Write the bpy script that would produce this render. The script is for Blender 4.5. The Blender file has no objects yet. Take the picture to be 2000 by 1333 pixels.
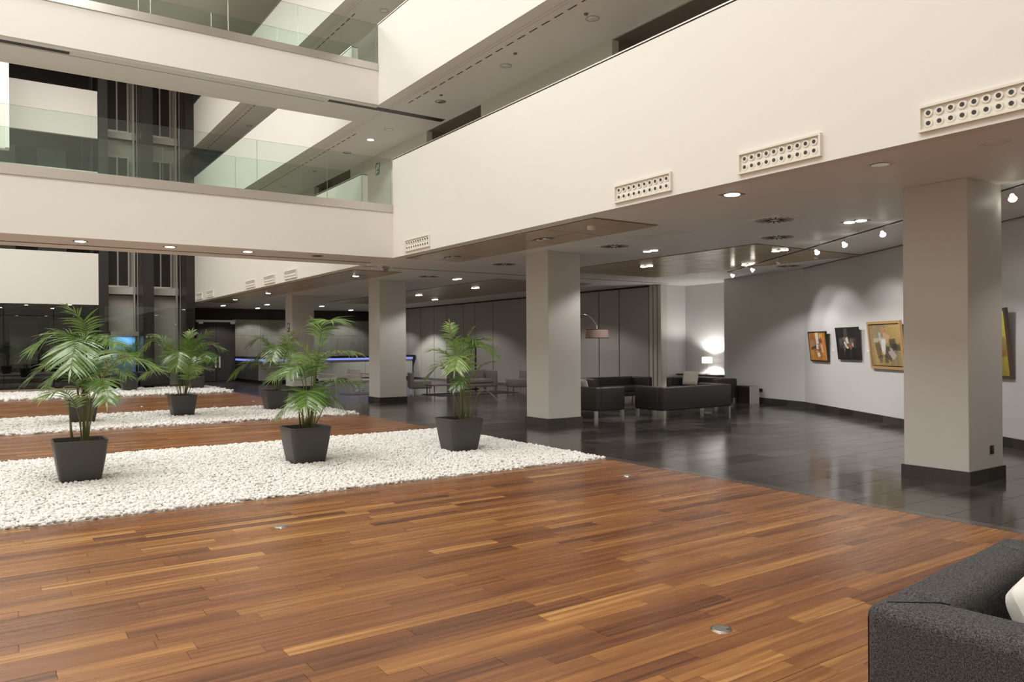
import bpy, bmesh, math, random
import numpy as np
from mathutils import Vector, Matrix

random.seed(7)
rng = np.random.default_rng(11)
PI = math.pi
S = bpy.context.scene
COL = S.collection

# ------------------------------------------------------------------ camera
cam_d = bpy.data.cameras.new('camera')
cam = bpy.data.objects.new('camera', cam_d)
COL.objects.link(cam)
CAM_H = 1.6
YAW = math.radians(34.41)
cam.location = (0, 0, CAM_H)
cam.rotation_mode = 'QUATERNION'
_q = Matrix.Rotation(-YAW, 4, 'Z') @ Matrix.Rotation(PI / 2, 4, 'X') @ Matrix.Rotation(math.radians(-0.384), 4, 'Z')
cam.rotation_quaternion = _q.to_quaternion()
cam_d.sensor_fit = 'HORIZONTAL'
cam_d.sensor_width = 36
cam_d.lens = 36 * 1492.6 / 2000
cam_d.shift_y = 7.0 / 2000
cam_d.clip_start = 0.05
cam_d.clip_end = 200
S.camera = cam

# ------------------------------------------------------------------ world, light, exposure
w = bpy.data.worlds.new('world')
S.world = w
w.use_nodes = True
w.node_tree.nodes['Background'].inputs[0].default_value = (0.9, 0.92, 1.0, 1)
w.node_tree.nodes['Background'].inputs[1].default_value = 0.02
S.view_settings.view_transform = 'Standard'
S.view_settings.look = 'None'
S.view_settings.gamma = 1
S.view_settings.exposure = 0.26
S.view_settings.use_curve_mapping = False
S.cycles.use_denoising = True
S.cycles.max_bounces = 10
S.cycles.diffuse_bounces = 5
S.cycles.glossy_bounces = 5
S.cycles.transparent_max_bounces = 16
S.cycles.transmission_bounces = 6
S.cycles.sample_clamp_indirect = 6
S.cycles.caustics_reflective = True
S.cycles.blur_glossy = 1.5
S.cycles.caustics_refractive = False

def area(name, loc, size, power, color, rot=(0, 0, 0), spread=180):
    d = bpy.data.lights.new(name, 'AREA')
    d.shape = 'RECTANGLE'
    d.size, d.size_y = size
    d.energy = power
    d.color = color
    d.spread = math.radians(spread)
    o = bpy.data.objects.new(name, d)
    o.location = loc
    o.rotation_euler = rot
    COL.objects.link(o)
    return o

def spot(name, loc, target, power, color, size=120, blend=0.25, radius=0.04):
    d = bpy.data.lights.new(name, 'SPOT')
    d.energy = power
    d.color = color
    d.spot_size = math.radians(size)
    d.spot_blend = blend
    d.shadow_soft_size = radius
    o = bpy.data.objects.new(name, d)
    o.location = loc
    o.rotation_euler = (Vector(target) - Vector(loc)).to_track_quat('-Z', 'Y').to_euler()
    COL.objects.link(o)
    return o

WARM = (1.0, 0.995, 0.975)
COOL = (1.0, 0.97, 0.94)
# luminous roof panels of the atrium, high above the frame
for i, y in enumerate((1.5, 8.0, 14.5, 21.0, 27.5)):
    area('atrium_roof_light', (-0.6, y, 12.88), (6.0, 3.0), 490, WARM)

# ------------------------------------------------------------------ materials
def newmat(name):
    m = bpy.data.materials.new(name)
    m.use_nodes = True
    nt = m.node_tree
    return m, nt, nt.nodes['Principled BSDF']

def mat(name, col, rough=0.5, metal=0.0, noise=0.0, nscale=8.0, bump=0.0, bscale=200.0, spec=0.5, coat=0.0):
    m, nt, b = newmat(name)
    b.inputs['Base Color'].default_value = (*col, 1)
    b.inputs['Roughness'].default_value = rough
    b.inputs['Metallic'].default_value = metal
    b.inputs['Specular IOR Level'].default_value = spec
    b.inputs['Coat Weight'].default_value = coat
    tc = nt.nodes.new('ShaderNodeTexCoord')
    if noise:
        n = nt.nodes.new('ShaderNodeTexNoise')
        n.inputs['Scale'].default_value = nscale
        n.inputs['Detail'].default_value = 4
        nt.links.new(tc.outputs['Object'], n.inputs['Vector'])
        r = nt.nodes.new('ShaderNodeMapRange')
        r.inputs['To Min'].default_value = 1 - noise
        r.inputs['To Max'].default_value = 1 + noise
        nt.links.new(n.outputs['Fac'], r.inputs['Value'])
        x = nt.nodes.new('ShaderNodeMixRGB')
        x.blend_type = 'MULTIPLY'
        x.inputs['Fac'].default_value = 1
        x.inputs['Color1'].default_value = (*col, 1)
        nt.links.new(r.outputs['Result'], x.inputs['Color2'])
        nt.links.new(x.outputs['Color'], b.inputs['Base Color'])
    if bump:
        n2 = nt.nodes.new('ShaderNodeTexNoise')
        n2.inputs['Scale'].default_value = bscale
        n2.inputs['Detail'].default_value = 3
        nt.links.new(tc.outputs['Object'], n2.inputs['Vector'])
        bp = nt.nodes.new('ShaderNodeBump')
        bp.inputs['Strength'].default_value = bump
        bp.inputs['Distance'].default_value = 0.01
        nt.links.new(n2.outputs['Fac'], bp.inputs['Height'])
        nt.links.new(bp.outputs['Normal'], b.inputs['Normal'])
    return m

def emit(name, col, strength):
    m, nt, b = newmat(name)
    b.inputs['Base Color'].default_value = (*col, 1)
    b.inputs['Emission Color'].default_value = (*col, 1)
    b.inputs['Emission Strength'].default_value = strength
    return m

def ramp(nt, stops):
    r = nt.nodes.new('ShaderNodeValToRGB')
    e = r.color_ramp.elements
    while len(e) < len(stops):
        e.new(0.5)
    for k, (p, c) in enumerate(stops):
        e[k].position = p
        e[k].color = (*c, 1)
    return r

def wood_material():
    m, nt, b = newmat('merbau_deck')
    at = nt.nodes.new('ShaderNodeAttribute')
    at.attribute_name = 'rnd'
    tc = nt.nodes.new('ShaderNodeTexCoord')
    ad = nt.nodes.new('ShaderNodeVectorMath')
    ad.operation = 'MULTIPLY_ADD'
    cb = nt.nodes.new('ShaderNodeCombineXYZ')
    for k in range(3):
        nt.links.new(at.outputs['Fac'], cb.inputs[k])
    ad.inputs[1].default_value = (37.0, 53.0, 91.0)
    nt.links.new(cb.outputs[0], ad.inputs[0])
    nt.links.new(tc.outputs['Object'], ad.inputs[2])
    def grain(scale, det, dist):
        mp = nt.nodes.new('ShaderNodeMapping')
        mp.inputs['Scale'].default_value = scale
        nt.links.new(ad.outputs[0], mp.inputs['Vector'])
        n = nt.nodes.new('ShaderNodeTexNoise')
        n.inputs['Scale'].default_value = 1
        n.inputs['Detail'].default_value = det
        n.inputs['Distortion'].default_value = dist
        nt.links.new(mp.outputs[0], n.inputs['Vector'])
        return n
    g1 = grain((0.9, 26, 1), 5, 0.6)
    g2 = grain((5, 260, 1), 3, 0.2)
    g3 = grain((0.45, 7, 1), 2, 0.3)
    base = ramp(nt, [(0.0, (0.10, 0.036, 0.016)), (0.22, (0.18, 0.066, 0.025)), (0.55, (0.27, 0.107, 0.035)), (0.8, (0.38, 0.170, 0.050)), (1.0, (0.56, 0.30, 0.10))])
    mx = nt.nodes.new('ShaderNodeMath')
    mx.operation = 'MULTIPLY_ADD'
    nt.links.new(g1.outputs['Fac'], mx.inputs[0])
    mx.inputs[1].default_value = 1.15
    sb = nt.nodes.new('ShaderNodeMath')
    sb.operation = 'MULTIPLY_ADD'
    nt.links.new(at.outputs['Fac'], sb.inputs[0])
    sb.inputs[1].default_value = 0.68
    sb.inputs[2].default_value = -0.44
    nt.links.new(sb.outputs[0], mx.inputs[2])
    m3 = nt.nodes.new('ShaderNodeMath')
    m3.operation = 'MULTIPLY_ADD'
    nt.links.new(g3.outputs['Fac'], m3.inputs[0])
    m3.inputs[1].default_value = 0.5
    m4 = nt.nodes.new('ShaderNodeMath')
    m4.operation = 'SUBTRACT'
    nt.links.new(mx.outputs[0], m4.inputs[0])
    m4.inputs[1].default_value = 0.25
    nt.links.new(m4.outputs[0], m3.inputs[2])
    nt.links.new(m3.outputs[0], base.inputs['Fac'])
    fine = nt.nodes.new('ShaderNodeMapRange')
    fine.inputs['To Min'].default_value = 0.72
    fine.inputs['To Max'].default_value = 1.28
    nt.links.new(g2.outputs['Fac'], fine.inputs['Value'])
    mul = nt.nodes.new('ShaderNodeMixRGB')
    mul.blend_type = 'MULTIPLY'
    mul.inputs['Fac'].default_value = 1
    nt.links.new(base.outputs['Color'], mul.inputs['Color1'])
    nt.links.new(fine.outputs['Result'], mul.inputs['Color2'])
    nt.links.new(mul.outputs['Color'], b.inputs['Base Color'])
    rr = nt.nodes.new('ShaderNodeMapRange')
    rr.inputs['To Min'].default_value = 0.2
    rr.inputs['To Max'].default_value = 0.34
    nt.links.new(g1.outputs['Fac'], rr.inputs['Value'])
    nt.links.new(rr.outputs['Result'], b.inputs['Roughness'])
    bp = nt.nodes.new('ShaderNodeBump')
    bp.inputs['Strength'].default_value = 0.12
    bp.inputs['Distance'].default_value = 0.003
    nt.links.new(g2.outputs['Fac'], bp.inputs['Height'])
    nt.links.new(bp.outputs['Normal'], b.inputs['Normal'])
    b.inputs['Specular IOR Level'].default_value = 0.45
    return m

def attr_material(name, stops, rough0, rough1, nscale, namp, spec=0.5, bump=0.0):
    m, nt, b = newmat(name)
    at = nt.nodes.new('ShaderNodeAttribute')
    at.attribute_name = 'rnd'
    tc = nt.nodes.new('ShaderNodeTexCoord')
    n = nt.nodes.new('ShaderNodeTexNoise')
    n.inputs['Scale'].default_value = nscale
    n.inputs['Detail'].default_value = 5
    nt.links.new(tc.outputs['Object'], n.inputs['Vector'])
    a = nt.nodes.new('ShaderNodeMath')
    a.operation = 'MULTIPLY_ADD'
    nt.links.new(n.outputs['Fac'], a.inputs[0])
    a.inputs[1].default_value = namp
    s2 = nt.nodes.new('ShaderNodeMath')
    s2.operation = 'SUBTRACT'
    nt.links.new(at.outputs['Fac'], s2.inputs[0])
    s2.inputs[1].default_value = namp / 2
    nt.links.new(s2.outputs[0], a.inputs[2])
    r = ramp(nt, stops)
    nt.links.new(a.outputs[0], r.inputs['Fac'])
    nt.links.new(r.outputs['Color'], b.inputs['Base Color'])
    rr = nt.nodes.new('ShaderNodeMapRange')
    rr.inputs['To Min'].default_value = rough0
    rr.inputs['To Max'].default_value = rough1
    nt.links.new(n.outputs['Fac'], rr.inputs['Value'])
    nt.links.new(rr.outputs['Result'], b.inputs['Roughness'])
    b.inputs['Specular IOR Level'].default_value = spec
    if bump:
        bp = nt.nodes.new('ShaderNodeBump')
        bp.inputs['Strength'].default_value = bump
        bp.inputs['Distance'].default_value = 0.004
        nt.links.new(n.outputs['Fac'], bp.inputs['Height'])
        nt.links.new(bp.outputs['Normal'], b.inputs['Normal'])
    return m

def glass_material(name, tint, refl=1.0):
    m = bpy.data.materials.new(name)
    m.use_nodes = True
    nt = m.node_tree
    nt.nodes.clear()
    out = nt.nodes.new('ShaderNodeOutputMaterial')
    tr = nt.nodes.new('ShaderNodeBsdfTransparent')
    tr.inputs[0].default_value = (*tint, 1)
    gl = nt.nodes.new('ShaderNodeBsdfGlossy')
    gl.inputs['Roughness'].default_value = 0.0
    gl.inputs[0].default_value = (0.9 * refl, 0.95 * refl, 0.92 * refl, 1)
    fr = nt.nodes.new('ShaderNodeFresnel')
    fr.inputs['IOR'].default_value = 1.5
    mx = nt.nodes.new('ShaderNodeMixShader')
    nt.links.new(fr.outputs[0], mx.inputs[0])
    nt.links.new(tr.outputs[0], mx.inputs[1])
    nt.links.new(gl.outputs[0], mx.inputs[2])
    nt.links.new(mx.outputs[0], out.inputs[0])
    return m

def fabric_material(name, c0, c1):
    m, nt, b = newmat(name)
    tc = nt.nodes.new('ShaderNodeTexCoord')
    def speck(sc, det):
        n = nt.nodes.new('ShaderNodeTexNoise')
        n.inputs['Scale'].default_value = sc
        n.inputs['Detail'].default_value = det
        nt.links.new(tc.outputs['Object'], n.inputs['Vector'])
        return n
    a, c = speck(330, 2), speck(120, 1)
    m3 = nt.nodes.new('ShaderNodeMath'); m3.operation = 'MULTIPLY_ADD'
    nt.links.new(c.outputs['Fac'], m3.inputs[0]); m3.inputs[1].default_value = 0.35
    nt.links.new(a.outputs['Fac'], m3.inputs[2])
    r = ramp(nt, [(0.50, c0), (0.90, c1)])
    nt.links.new(m3.outputs[0], r.inputs['Fac'])
    nt.links.new(r.outputs['Color'], b.inputs['Base Color'])
    b.inputs['Roughness'].default_value = 0.9
    b.inputs['Specular IOR Level'].default_value = 0.2
    bp = nt.nodes.new('ShaderNodeBump')
    bp.inputs['Strength'].default_value = 0.6
    bp.inputs['Distance'].default_value = 0.003
    nt.links.new(m3.outputs[0], bp.inputs['Height'])
    nt.links.new(bp.outputs['Normal'], b.inputs['Normal'])
    return m

def leaf_material():
    m, nt, b = newmat('palm_leaf')
    at = nt.nodes.new('ShaderNodeAttribute')
    at.attribute_name = 'rnd'
    r = ramp(nt, [(0.0, (0.05, 0.12, 0.026)), (0.45, (0.135, 0.26, 0.05)), (0.8, (0.23, 0.36, 0.08)), (1.0, (0.42, 0.46, 0.18))])
    nt.links.new(at.outputs['Fac'], r.inputs['Fac'])
    nt.links.new(r.outputs['Color'], b.inputs['Base Color'])
    b.inputs['Roughness'].default_value = 0.26
    b.inputs['Specular IOR Level'].default_value = 0.8
    b.inputs['Subsurface Weight'].default_value = 0.0
    tl = nt.nodes.new('ShaderNodeBsdfTranslucent')
    nt.links.new(r.outputs['Color'], tl.inputs['Color'])
    mx = nt.nodes.new('ShaderNodeMixShader')
    mx.inputs[0].default_value = 0.25
    out = nt.nodes['Material Output']
    nt.links.new(b.outputs[0], mx.inputs[1])
    nt.links.new(tl.outputs[0], mx.inputs[2])
    nt.links.new(mx.outputs[0], out.inputs[0])
    return m

def painting_material():
    m, nt, b = newmat('oil_paint')
    at = nt.nodes.new('ShaderNodeAttribute')
    at.attribute_name = 'paint'
    nt.links.new(at.outputs['Color'], b.inputs['Base Color'])
    b.inputs['Roughness'].default_value = 0.45
    return m

M = dict(
    cream=mat('cream_wall_paint', (0.80, 0.772, 0.715), 0.55, noise=0.015, nscale=1.5),
    soffit=mat('grey_soffit_paint', (0.78, 0.75, 0.70), 0.55, noise=0.02, nscale=1.2),
    ceil=mat('warm_grey_ceiling_paint', (0.86, 0.83, 0.78), 0.5, noise=0.02, nscale=1.0),
    pillar=mat('grey_pillar_paint', (0.56, 0.54, 0.50), 0.5, noise=0.02, nscale=1.5),
    wallgrey=mat('grey_wall_paint', (0.62, 0.61, 0.60), 0.55, noise=0.02, nscale=1.5),
    corridor=mat('corridor_wall_paint', (0.58, 0.56, 0.50), 0.6),
    brown=mat('dark_brown_recess', (0.20, 0.155, 0.125), 0.5),
    panel=mat('taupe_partition_panel', (0.40, 0.365, 0.345), 0.55, noise=0.03, nscale=2),
    seam=mat('black_seam', (0.015, 0.013, 0.012), 0.6),
    stone=attr_material('dark_slate_plinth', [(0, (0.022, 0.019, 0.017)), (1, (0.06, 0.053, 0.048))], 0.25, 0.5, 14, 0.8),
    tile=attr_material('dark_slate_tile', [(0, (0.020, 0.017, 0.016)), (0.6, (0.042, 0.037, 0.034)), (1, (0.085, 0.076, 0.070))], 0.09, 0.22, 4, 0.8, spec=0.75, bump=0.05),
    grout=mat('tile_grout', (0.26, 0.24, 0.22), 0.7),
    deckbase=mat('deck_base', (0.10, 0.05, 0.02), 0.7),
    wood=wood_material(),
    pebble=attr_material('white_marble_pebble', [(0, (0.62, 0.57, 0.50)), (0.12, (0.86, 0.83, 0.78)), (0.6, (0.92, 0.91, 0.88)), (1, (0.95, 0.945, 0.93))], 0.5, 0.7, 30, 0.15),
    gravelbase=mat('gravel_base', (0.55, 0.52, 0.47), 0.8, noise=0.2, nscale=40),
    steel=mat('brushed_steel', (0.62, 0.59, 0.55), 0.28, 1.0, noise=0.05, nscale=30),
    chrome=mat('polished_chrome', (0.75, 0.74, 0.72), 0.12, 1.0),
    alum=mat('satin_aluminium', (0.58, 0.58, 0.57), 0.35, 1.0),
    white=mat('white_metal', (0.82, 0.79, 0.70), 0.45),
    darkhole=mat('nozzle_dark', (0.04, 0.038, 0.034), 0.6),
    glass=glass_material('green_tinted_glass', (0.90, 0.945, 0.917)),
    glassedge=mat('green_glass_edge', (0.34, 0.44, 0.38), 0.3),
    darkglass=glass_material('dark_facade_glass', (0.55, 0.56, 0.54)),
    liftglass=glass_material('lift_glass', (0.90, 0.93, 0.91)),
    frame=mat('black_steel_frame', (0.018, 0.015, 0.014), 0.4),
    liftmetal=mat('lift_door_metal', (0.55, 0.50, 0.44), 0.4, 0.3),
    liftback=mat('lift_shaft_wall', (0.84, 0.79, 0.72), 0.6),
    liftcab=mat('lift_cab_panel', (0.25, 0.42, 0.58), 0.3),
    bronze=mat('bronze_laminate_panel', (0.54, 0.40, 0.24), 0.22, 0.1, noise=0.1, nscale=6),
    lampon=emit('lamp_glow', (1.0, 0.95, 0.86), 14),
    lamplow=emit('lamp_glow_dim', (1.0, 0.94, 0.84), 3.0),
    chromelamp=mat('unlit_reflector', (0.8, 0.78, 0.74), 0.2, 0.9),
    shadeon=emit('lit_shade', (1.0, 0.97, 0.94), 3.2),
    led=emit('blue_led_strip', (0.30, 0.36, 1.0), 0.7),
    signgreen=mat('green_sign', (0.02, 0.12, 0.05), 0.4),
    signwhite=mat('white_sign_print', (0.8, 0.82, 0.78), 0.5),
    pot=mat('anthracite_planter', (0.062, 0.058, 0.055), 0.42, noise=0.04, nscale=3),
    soil=mat('dark_soil', (0.012, 0.009, 0.007), 0.95, bump=0.6, bscale=60),
    stem=mat('palm_cane', (0.13, 0.15, 0.04), 0.55, noise=0.3, nscale=18),
    leaf=leaf_material(),
    fabgrey=fabric_material('charcoal_woven_fabric', (0.008, 0.0075, 0.008), (0.175, 0.17, 0.172)),
    fabdark=mat('dark_brown_leather', (0.026, 0.022, 0.021), 0.45, noise=0.1, nscale=8),
    fabmid=mat('taupe_upholstery', (0.16, 0.14, 0.13), 0.8, noise=0.05, nscale=20),
    thread=mat('dark_stitching', (0.006, 0.006, 0.007), 0.8),
    cushion=mat('beige_cushion', (0.45, 0.41, 0.35), 0.85, bump=0.2, bscale=300),
    cushionw=mat('white_cushion', (0.85, 0.84, 0.80), 0.85, bump=0.2, bscale=300),
    chairw=mat('pale_chair_shell', (0.55, 0.51, 0.47), 0.5),
    rug=mat('plum_rug', (0.13, 0.09, 0.10), 0.95, bump=0.4, bscale=200),
    rug2=mat('dark_rug', (0.03, 0.022, 0.022), 0.95, bump=0.4, bscale=200),
    concrete=mat('grey_concrete_panel', (0.28, 0.28, 0.24), 0.6, noise=0.35, nscale=3.5),
    bartop=mat('black_bar_top', (0.012, 0.011, 0.011), 0.2),
    barfront=mat('grey_bar_front', (0.42, 0.39, 0.37), 0.35),
    darkwood=mat('dark_stained_wood', (0.035, 0.027, 0.023), 0.35, noise=0.3, nscale=10),
    lampshade=mat('taupe_lamp_shade', (0.36, 0.26, 0.22), 0.8, noise=0.06, nscale=30),
    shadetrim=mat('dark_shade_trim', (0.07, 0.04, 0.03), 0.6),
    paint=painting_material(),
    frameblack=mat('black_picture_frame', (0.02, 0.017, 0.015), 0.4),
    frameoak=mat('oak_picture_frame', (0.50, 0.31, 0.13), 0.45, noise=0.15, nscale=14),
    framebrown=mat('brown_picture_frame', (0.10, 0.07, 0.05), 0.45),
    outlet=mat('black_outlet', (0.012, 0.012, 0.012), 0.4),
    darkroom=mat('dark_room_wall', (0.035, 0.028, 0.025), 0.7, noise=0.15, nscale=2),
    darkcurtain=mat('dim_green_curtain', (0.26, 0.28, 0.24), 0.8),
    redbrown=mat('dark_mahogany', (0.05, 0.018, 0.014), 0.5),
)

# ------------------------------------------------------------------ geometry helpers
class MB:
    def __init__(self):
        self.v, self.f, self.m = [], [], []
    def quad(self, a, b, c, d, mi=0):
        i = len(self.v)
        self.v += [tuple(a), tuple(b), tuple(c), tuple(d)]
        self.f.append((i, i + 1, i + 2, i + 3)); self.m.append(mi)
        return self
    def box(self, x0, x1, y0, y1, z0, z1, mi=0):
        i = len(self.v)
        self.v += [(x0, y0, z0), (x1, y0, z0), (x1, y1, z0), (x0, y1, z0), (x0, y0, z1), (x1, y0, z1), (x1, y1, z1), (x0, y1, z1)]
        for q in ((0, 3, 2, 1), (4, 5, 6, 7), (0, 1, 5, 4), (1, 2, 6, 5), (2, 3, 7, 6), (3, 0, 4, 7)):
            self.f.append(tuple(i + k for k in q)); self.m.append(mi)
        return self
    def cyl(self, c0, c1, r0, r1=None, n=12, mi=0, caps=True):
        r1 = r0 if r1 is None else r1
        c0, c1 = Vector(c0), Vector(c1)
        ax = (c1 - c0).normalized()
        t = Vector((1, 0, 0)) if abs(ax.x) < 0.9 else Vector((0, 1, 0))
        u = ax.cross(t).normalized(); v = ax.cross(u)
        i = len(self.v)
        for c, r in ((c0, r0), (c1, r1)):
            for k in range(n):
                a = 2 * PI * k / n
                self.v.append(tuple(c + (u * math.cos(a) + v * math.sin(a)) * r))
        for k in range(n):
            self.f.append((i + k, i + (k + 1) % n, i + n + (k + 1) % n, i + n + k)); self.m.append(mi)
        if caps:
            self.f.append(tuple(i + k for k in reversed(range(n)))); self.m.append(mi)
            self.f.append(tuple(i + n + k for k in range(n))); self.m.append(mi)
        return self
    def tube(self, pts, r, n=6, r1=None, mi=0):
        pts = [Vector(p) for p in pts]
        m = len(pts)
        i = len(self.v)
        pu = None
        for k, p in enumerate(pts):
            t = (pts[min(k + 1, m - 1)] - pts[max(k - 1, 0)]).normalized()
            if pu is None:
                h = Vector((1, 0, 0)) if abs(t.x) < 0.9 else Vector((0, 1, 0))
                pu = t.cross(h).normalized()
            pu = (pu - t * pu.dot(t)).normalized()
            v = t.cross(pu)
            rr = r if r1 is None else r + (r1 - r) * k / (m - 1)
            for j in range(n):
                a = 2 * PI * j / n
                self.v.append(tuple(p + (pu * math.cos(a) + v * math.sin(a)) * rr))
        for k in range(m - 1):
            for j in range(n):
                self.f.append((i + k * n + j, i + k * n + (j + 1) % n, i + (k + 1) * n + (j + 1) % n, i + (k + 1) * n + j)); self.m.append(mi)
        self.f.append(tuple(i + j for j in reversed(range(n)))); self.m.append(mi)
        self.f.append(tuple(i + (m - 1) * n + j for j in range(n))); self.m.append(mi)
        return self
    def mesh(self, name, mats, smooth=False, rnd=None):
        me = bpy.data.meshes.new(name)
        me.from_pydata(self.v, [], self.f)
        for x in (mats if isinstance(mats, (list, tuple)) else [mats]):
            me.materials.append(x)
        if any(self.m):
            me.polygons.foreach_set('material_index', self.m)
        if smooth:
            me.polygons.foreach_set('use_smooth', [True] * len(me.polygons))
        if rnd is not None:
            at = me.attributes.new('rnd', 'FLOAT', 'FACE')
            vals = rnd if hasattr(rnd, '__len__') else [rnd] * len(me.polygons)
            at.data.foreach_set('value', vals)
        me.update()
        return me
    def build(self, name, mats, parent=None, smooth=False, rnd=None, bevel=0, bseg=2):
        me = self.mesh(name, mats, False, rnd)
        if bevel:
            bm = bmesh.new(); bm.from_mesh(me)
            bmesh.ops.remove_doubles(bm, verts=bm.verts, dist=1e-5)
            bmesh.ops.bevel(bm, geom=bm.edges[:], offset=bevel, segments=bseg, affect='EDGES', profile=0.5)
            bm.to_mesh(me); bm.free()
        if smooth:
            me.polygons.foreach_set('use_smooth', [True] * len(me.polygons))
        return link(name, me, parent)

def link(name, me, parent=None):
    o = bpy.data.objects.new(name, me)
    COL.objects.link(o)
    if parent is not None:
        o.parent = parent
    return o

def empty(name, loc=(0, 0, 0), rz=0.0):
    o = bpy.data.objects.new(name, None)
    o.empty_display_size = 0.1
    o.location = loc
    o.rotation_euler = (0, 0, rz)
    COL.objects.link(o)
    return o

def tag(o, label, cat, group=None, kind=None):
    o['label'] = label
    o['category'] = cat
    if group:
        o['group'] = group
    if kind:
        o['kind'] = kind
    return o

def structure(o, label=None, cat=None):
    o['kind'] = 'structure'
    if label:
        o['label'] = label
    if cat:
        o['category'] = cat
    return o

def copy_tree(o, loc=None, rz=None, parent=None):
    c = o.copy()
    COL.objects.link(c)
    c.parent = parent
    if loc is not None:
        c.location = loc
    if rz is not None:
        c.rotation_euler = (0, 0, rz)
    for ch in list(o.children):
        copy_tree(ch, parent=c)
    return c

def B(name, m, parent, *boxes, bevel=0, bseg=2, smooth=False, rnd=None):
    mb = MB()
    for b in boxes:
        mb.box(*b)
    return mb.build(name, m, parent, bevel=bevel, bseg=bseg, smooth=smooth, rnd=rnd)
# ================================================================== THE SETTING
H = 3.42            # ground floor ceiling
XF = 6.95           # atrium face of the galleries
XW = 7.08           # edge between timber deck and slate tiles
F2 = 6.78           # soffit of second gallery
F3 = 9.72
YE = 33.0           # far end of the atrium
XL = -6.0           # left side of the atrium
YN = -5.0           # wall behind the camera

# ---- floor: slab, planks, tiles
floor = structure(B('floor', M['deckbase'], None, (XL, XW, YN, 39.0, -0.16, -0.012)), 'floor of dark slate tiles and polished reddish brown timber planks', 'floor')
slab2 = B('tile_bed', M['grout'], floor, (XW, 20.0, YN, 39.0, -0.16, -0.0035))

PW = 0.125
GRAVEL = [(8.03, 12.70), (16.60, 20.20), (27.40, 31.40)]
def seen_rank(x0, x1, y, half):
    """distance of a piece from the viewpoint, or None when it is not in view"""
    best = None
    for x in (x0, (x0 + x1) / 2, x1):
        d = x * math.sin(YAW) + y * math.cos(YAW)
        r = x * math.cos(YAW) - y * math.sin(YAW)
        if d > 1.9 and abs(r) < d * 0.70 and 1.6 / d < 0.50:
            best = d if best is None else min(best, d)
    return best
planks = []
def plank_rows(y0, y1):
    y = y1
    row = 0
    while y - PW > y0 - 1e-6:
        x = XL - random.uniform(0, 1.4)
        while x < XW:
            L = random.choice((0.6, 0.9, 1.1, 1.3, 1.5, 1.7, 1.9)) * random.uniform(0.9, 1.1)
            a, b = max(x, XL), min(x + L, XW)
            if XW - b < 0.2:
                b = XW
            if b - a > 0.05:
                planks.append((a, b, y - PW, y))
            x = x + L if b < XW else XW + 1
        y -= PW
        row += 1
plank_rows(YN, 8.03)
plank_rows(12.70, 16.60)
plank_rows(20.20, 27.40)
plank_rows(31.40, 39.0)
SEAM_ROW = 2.28
ranked = []
for i, (a, b, y0, y1) in enumerate(planks):
    r = seen_rank(a, b, (y0 + y1) / 2, PW / 2)
    if r is not None:
        ranked.append((r, i))
ranked.sort()
near = set(i for _, i in ranked[:300])
rest = MB()
rest_r = []
for i, (a, b, y0, y1) in enumerate(planks):
    g = 0.0006
    gy0 = 0.004 if abs(y0 - SEAM_ROW) < PW / 2 and a > 2.2 else g
    t = -0.0012 * random.random()
    v = min(1.0, max(0.0, random.gauss(0.5, 0.25)))
    if i in near:
        MB().box(a + 0.0012, b - 0.0012, y0 + gy0, y1 - g, -0.012, t).build('plank', M['wood'], floor, rnd=v)
    else:
        rest.box(a + 0.0012, b - 0.0012, y0 + gy0, y1 - g, -0.012, t)
        rest_r += [v] * 6
o = rest.build('plank_field', M['wood'], floor, rnd=rest_r)
o['kind'] = 'stuff'

tiles = []
TY, TX = 0.45, 0.90
XB = XW + 0.16
y = YN
row = 0
while y < 39.0:
    x = XB - (TX / 2 if row % 2 else 0)
    while x < 20.0:
        tiles.append((max(x, XB), min(x + TX, 20.0), y, min(y + TY, 39.0)))
        x += TX
    y += TY
    row += 1
y = YN
while y < 39.0:
    tiles.append((XW + 0.004, XB, y, min(y + 0.9, 39.0)))
    y += 0.9
ranked = []
for i, (a, b, y0, y1) in enumerate(tiles):
    r = seen_rank(a, b, (y0 + y1) / 2, 0.2)
    if r is not None:
        ranked.append((r, i))
ranked.sort()
near = set(i for _, i in ranked[:300])
rest = MB()
rest_r = []
for i, (a, b, y0, y1) in enumerate(tiles):
    v = random.random()
    if b - XB < 0.01:
        v = 1.0
    g = 0.0028
    if i in near:
        MB().box(a + g, b - g, y0 + g, y1 - g, -0.0035, -0.0004 * random.random()).build('tile', M['tile'], floor, rnd=v)
    else:
        rest.box(a + g, b - g, y0 + g, y1 - g, -0.0035, -0.0004 * random.random())
        rest_r += [v] * 6
o = rest.build('tile_field', M['tile'], floor, rnd=rest_r)
o['kind'] = 'stuff'

# ---- gravel beds
def ico():
    p = (1 + 5 ** 0.5) / 2
    v = np.array([(-1, p, 0), (1, p, 0), (-1, -p, 0), (1, -p, 0), (0, -1, p), (0, 1, p), (0, -1, -p), (0, 1, -p), (p, 0, -1), (p, 0, 1), (-p, 0, -1), (-p, 0, 1)], float)
    v /= np.linalg.norm(v[0])
    f = np.array([(0, 11, 5), (0, 5, 1), (0, 1, 7), (0, 7, 10), (0, 10, 11), (1, 5, 9), (5, 11, 4), (11, 10, 2), (10, 7, 6), (7, 1, 8), (3, 9, 4), (3, 4, 2), (3, 2, 6), (3, 6, 8), (3, 8, 9), (4, 9, 5), (2, 4, 11), (6, 2, 10), (8, 6, 7), (9, 8, 1)])
    return v, f
IV, IF = ico()
POTS = [(0.89, 10.45), (3.56, 10.2), (5.84, 9.95), (1.62, 18.35), (3.63, 18.6), (5.86, 19.0), (4.1, 30.0), (6.35, 30.0)]
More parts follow.
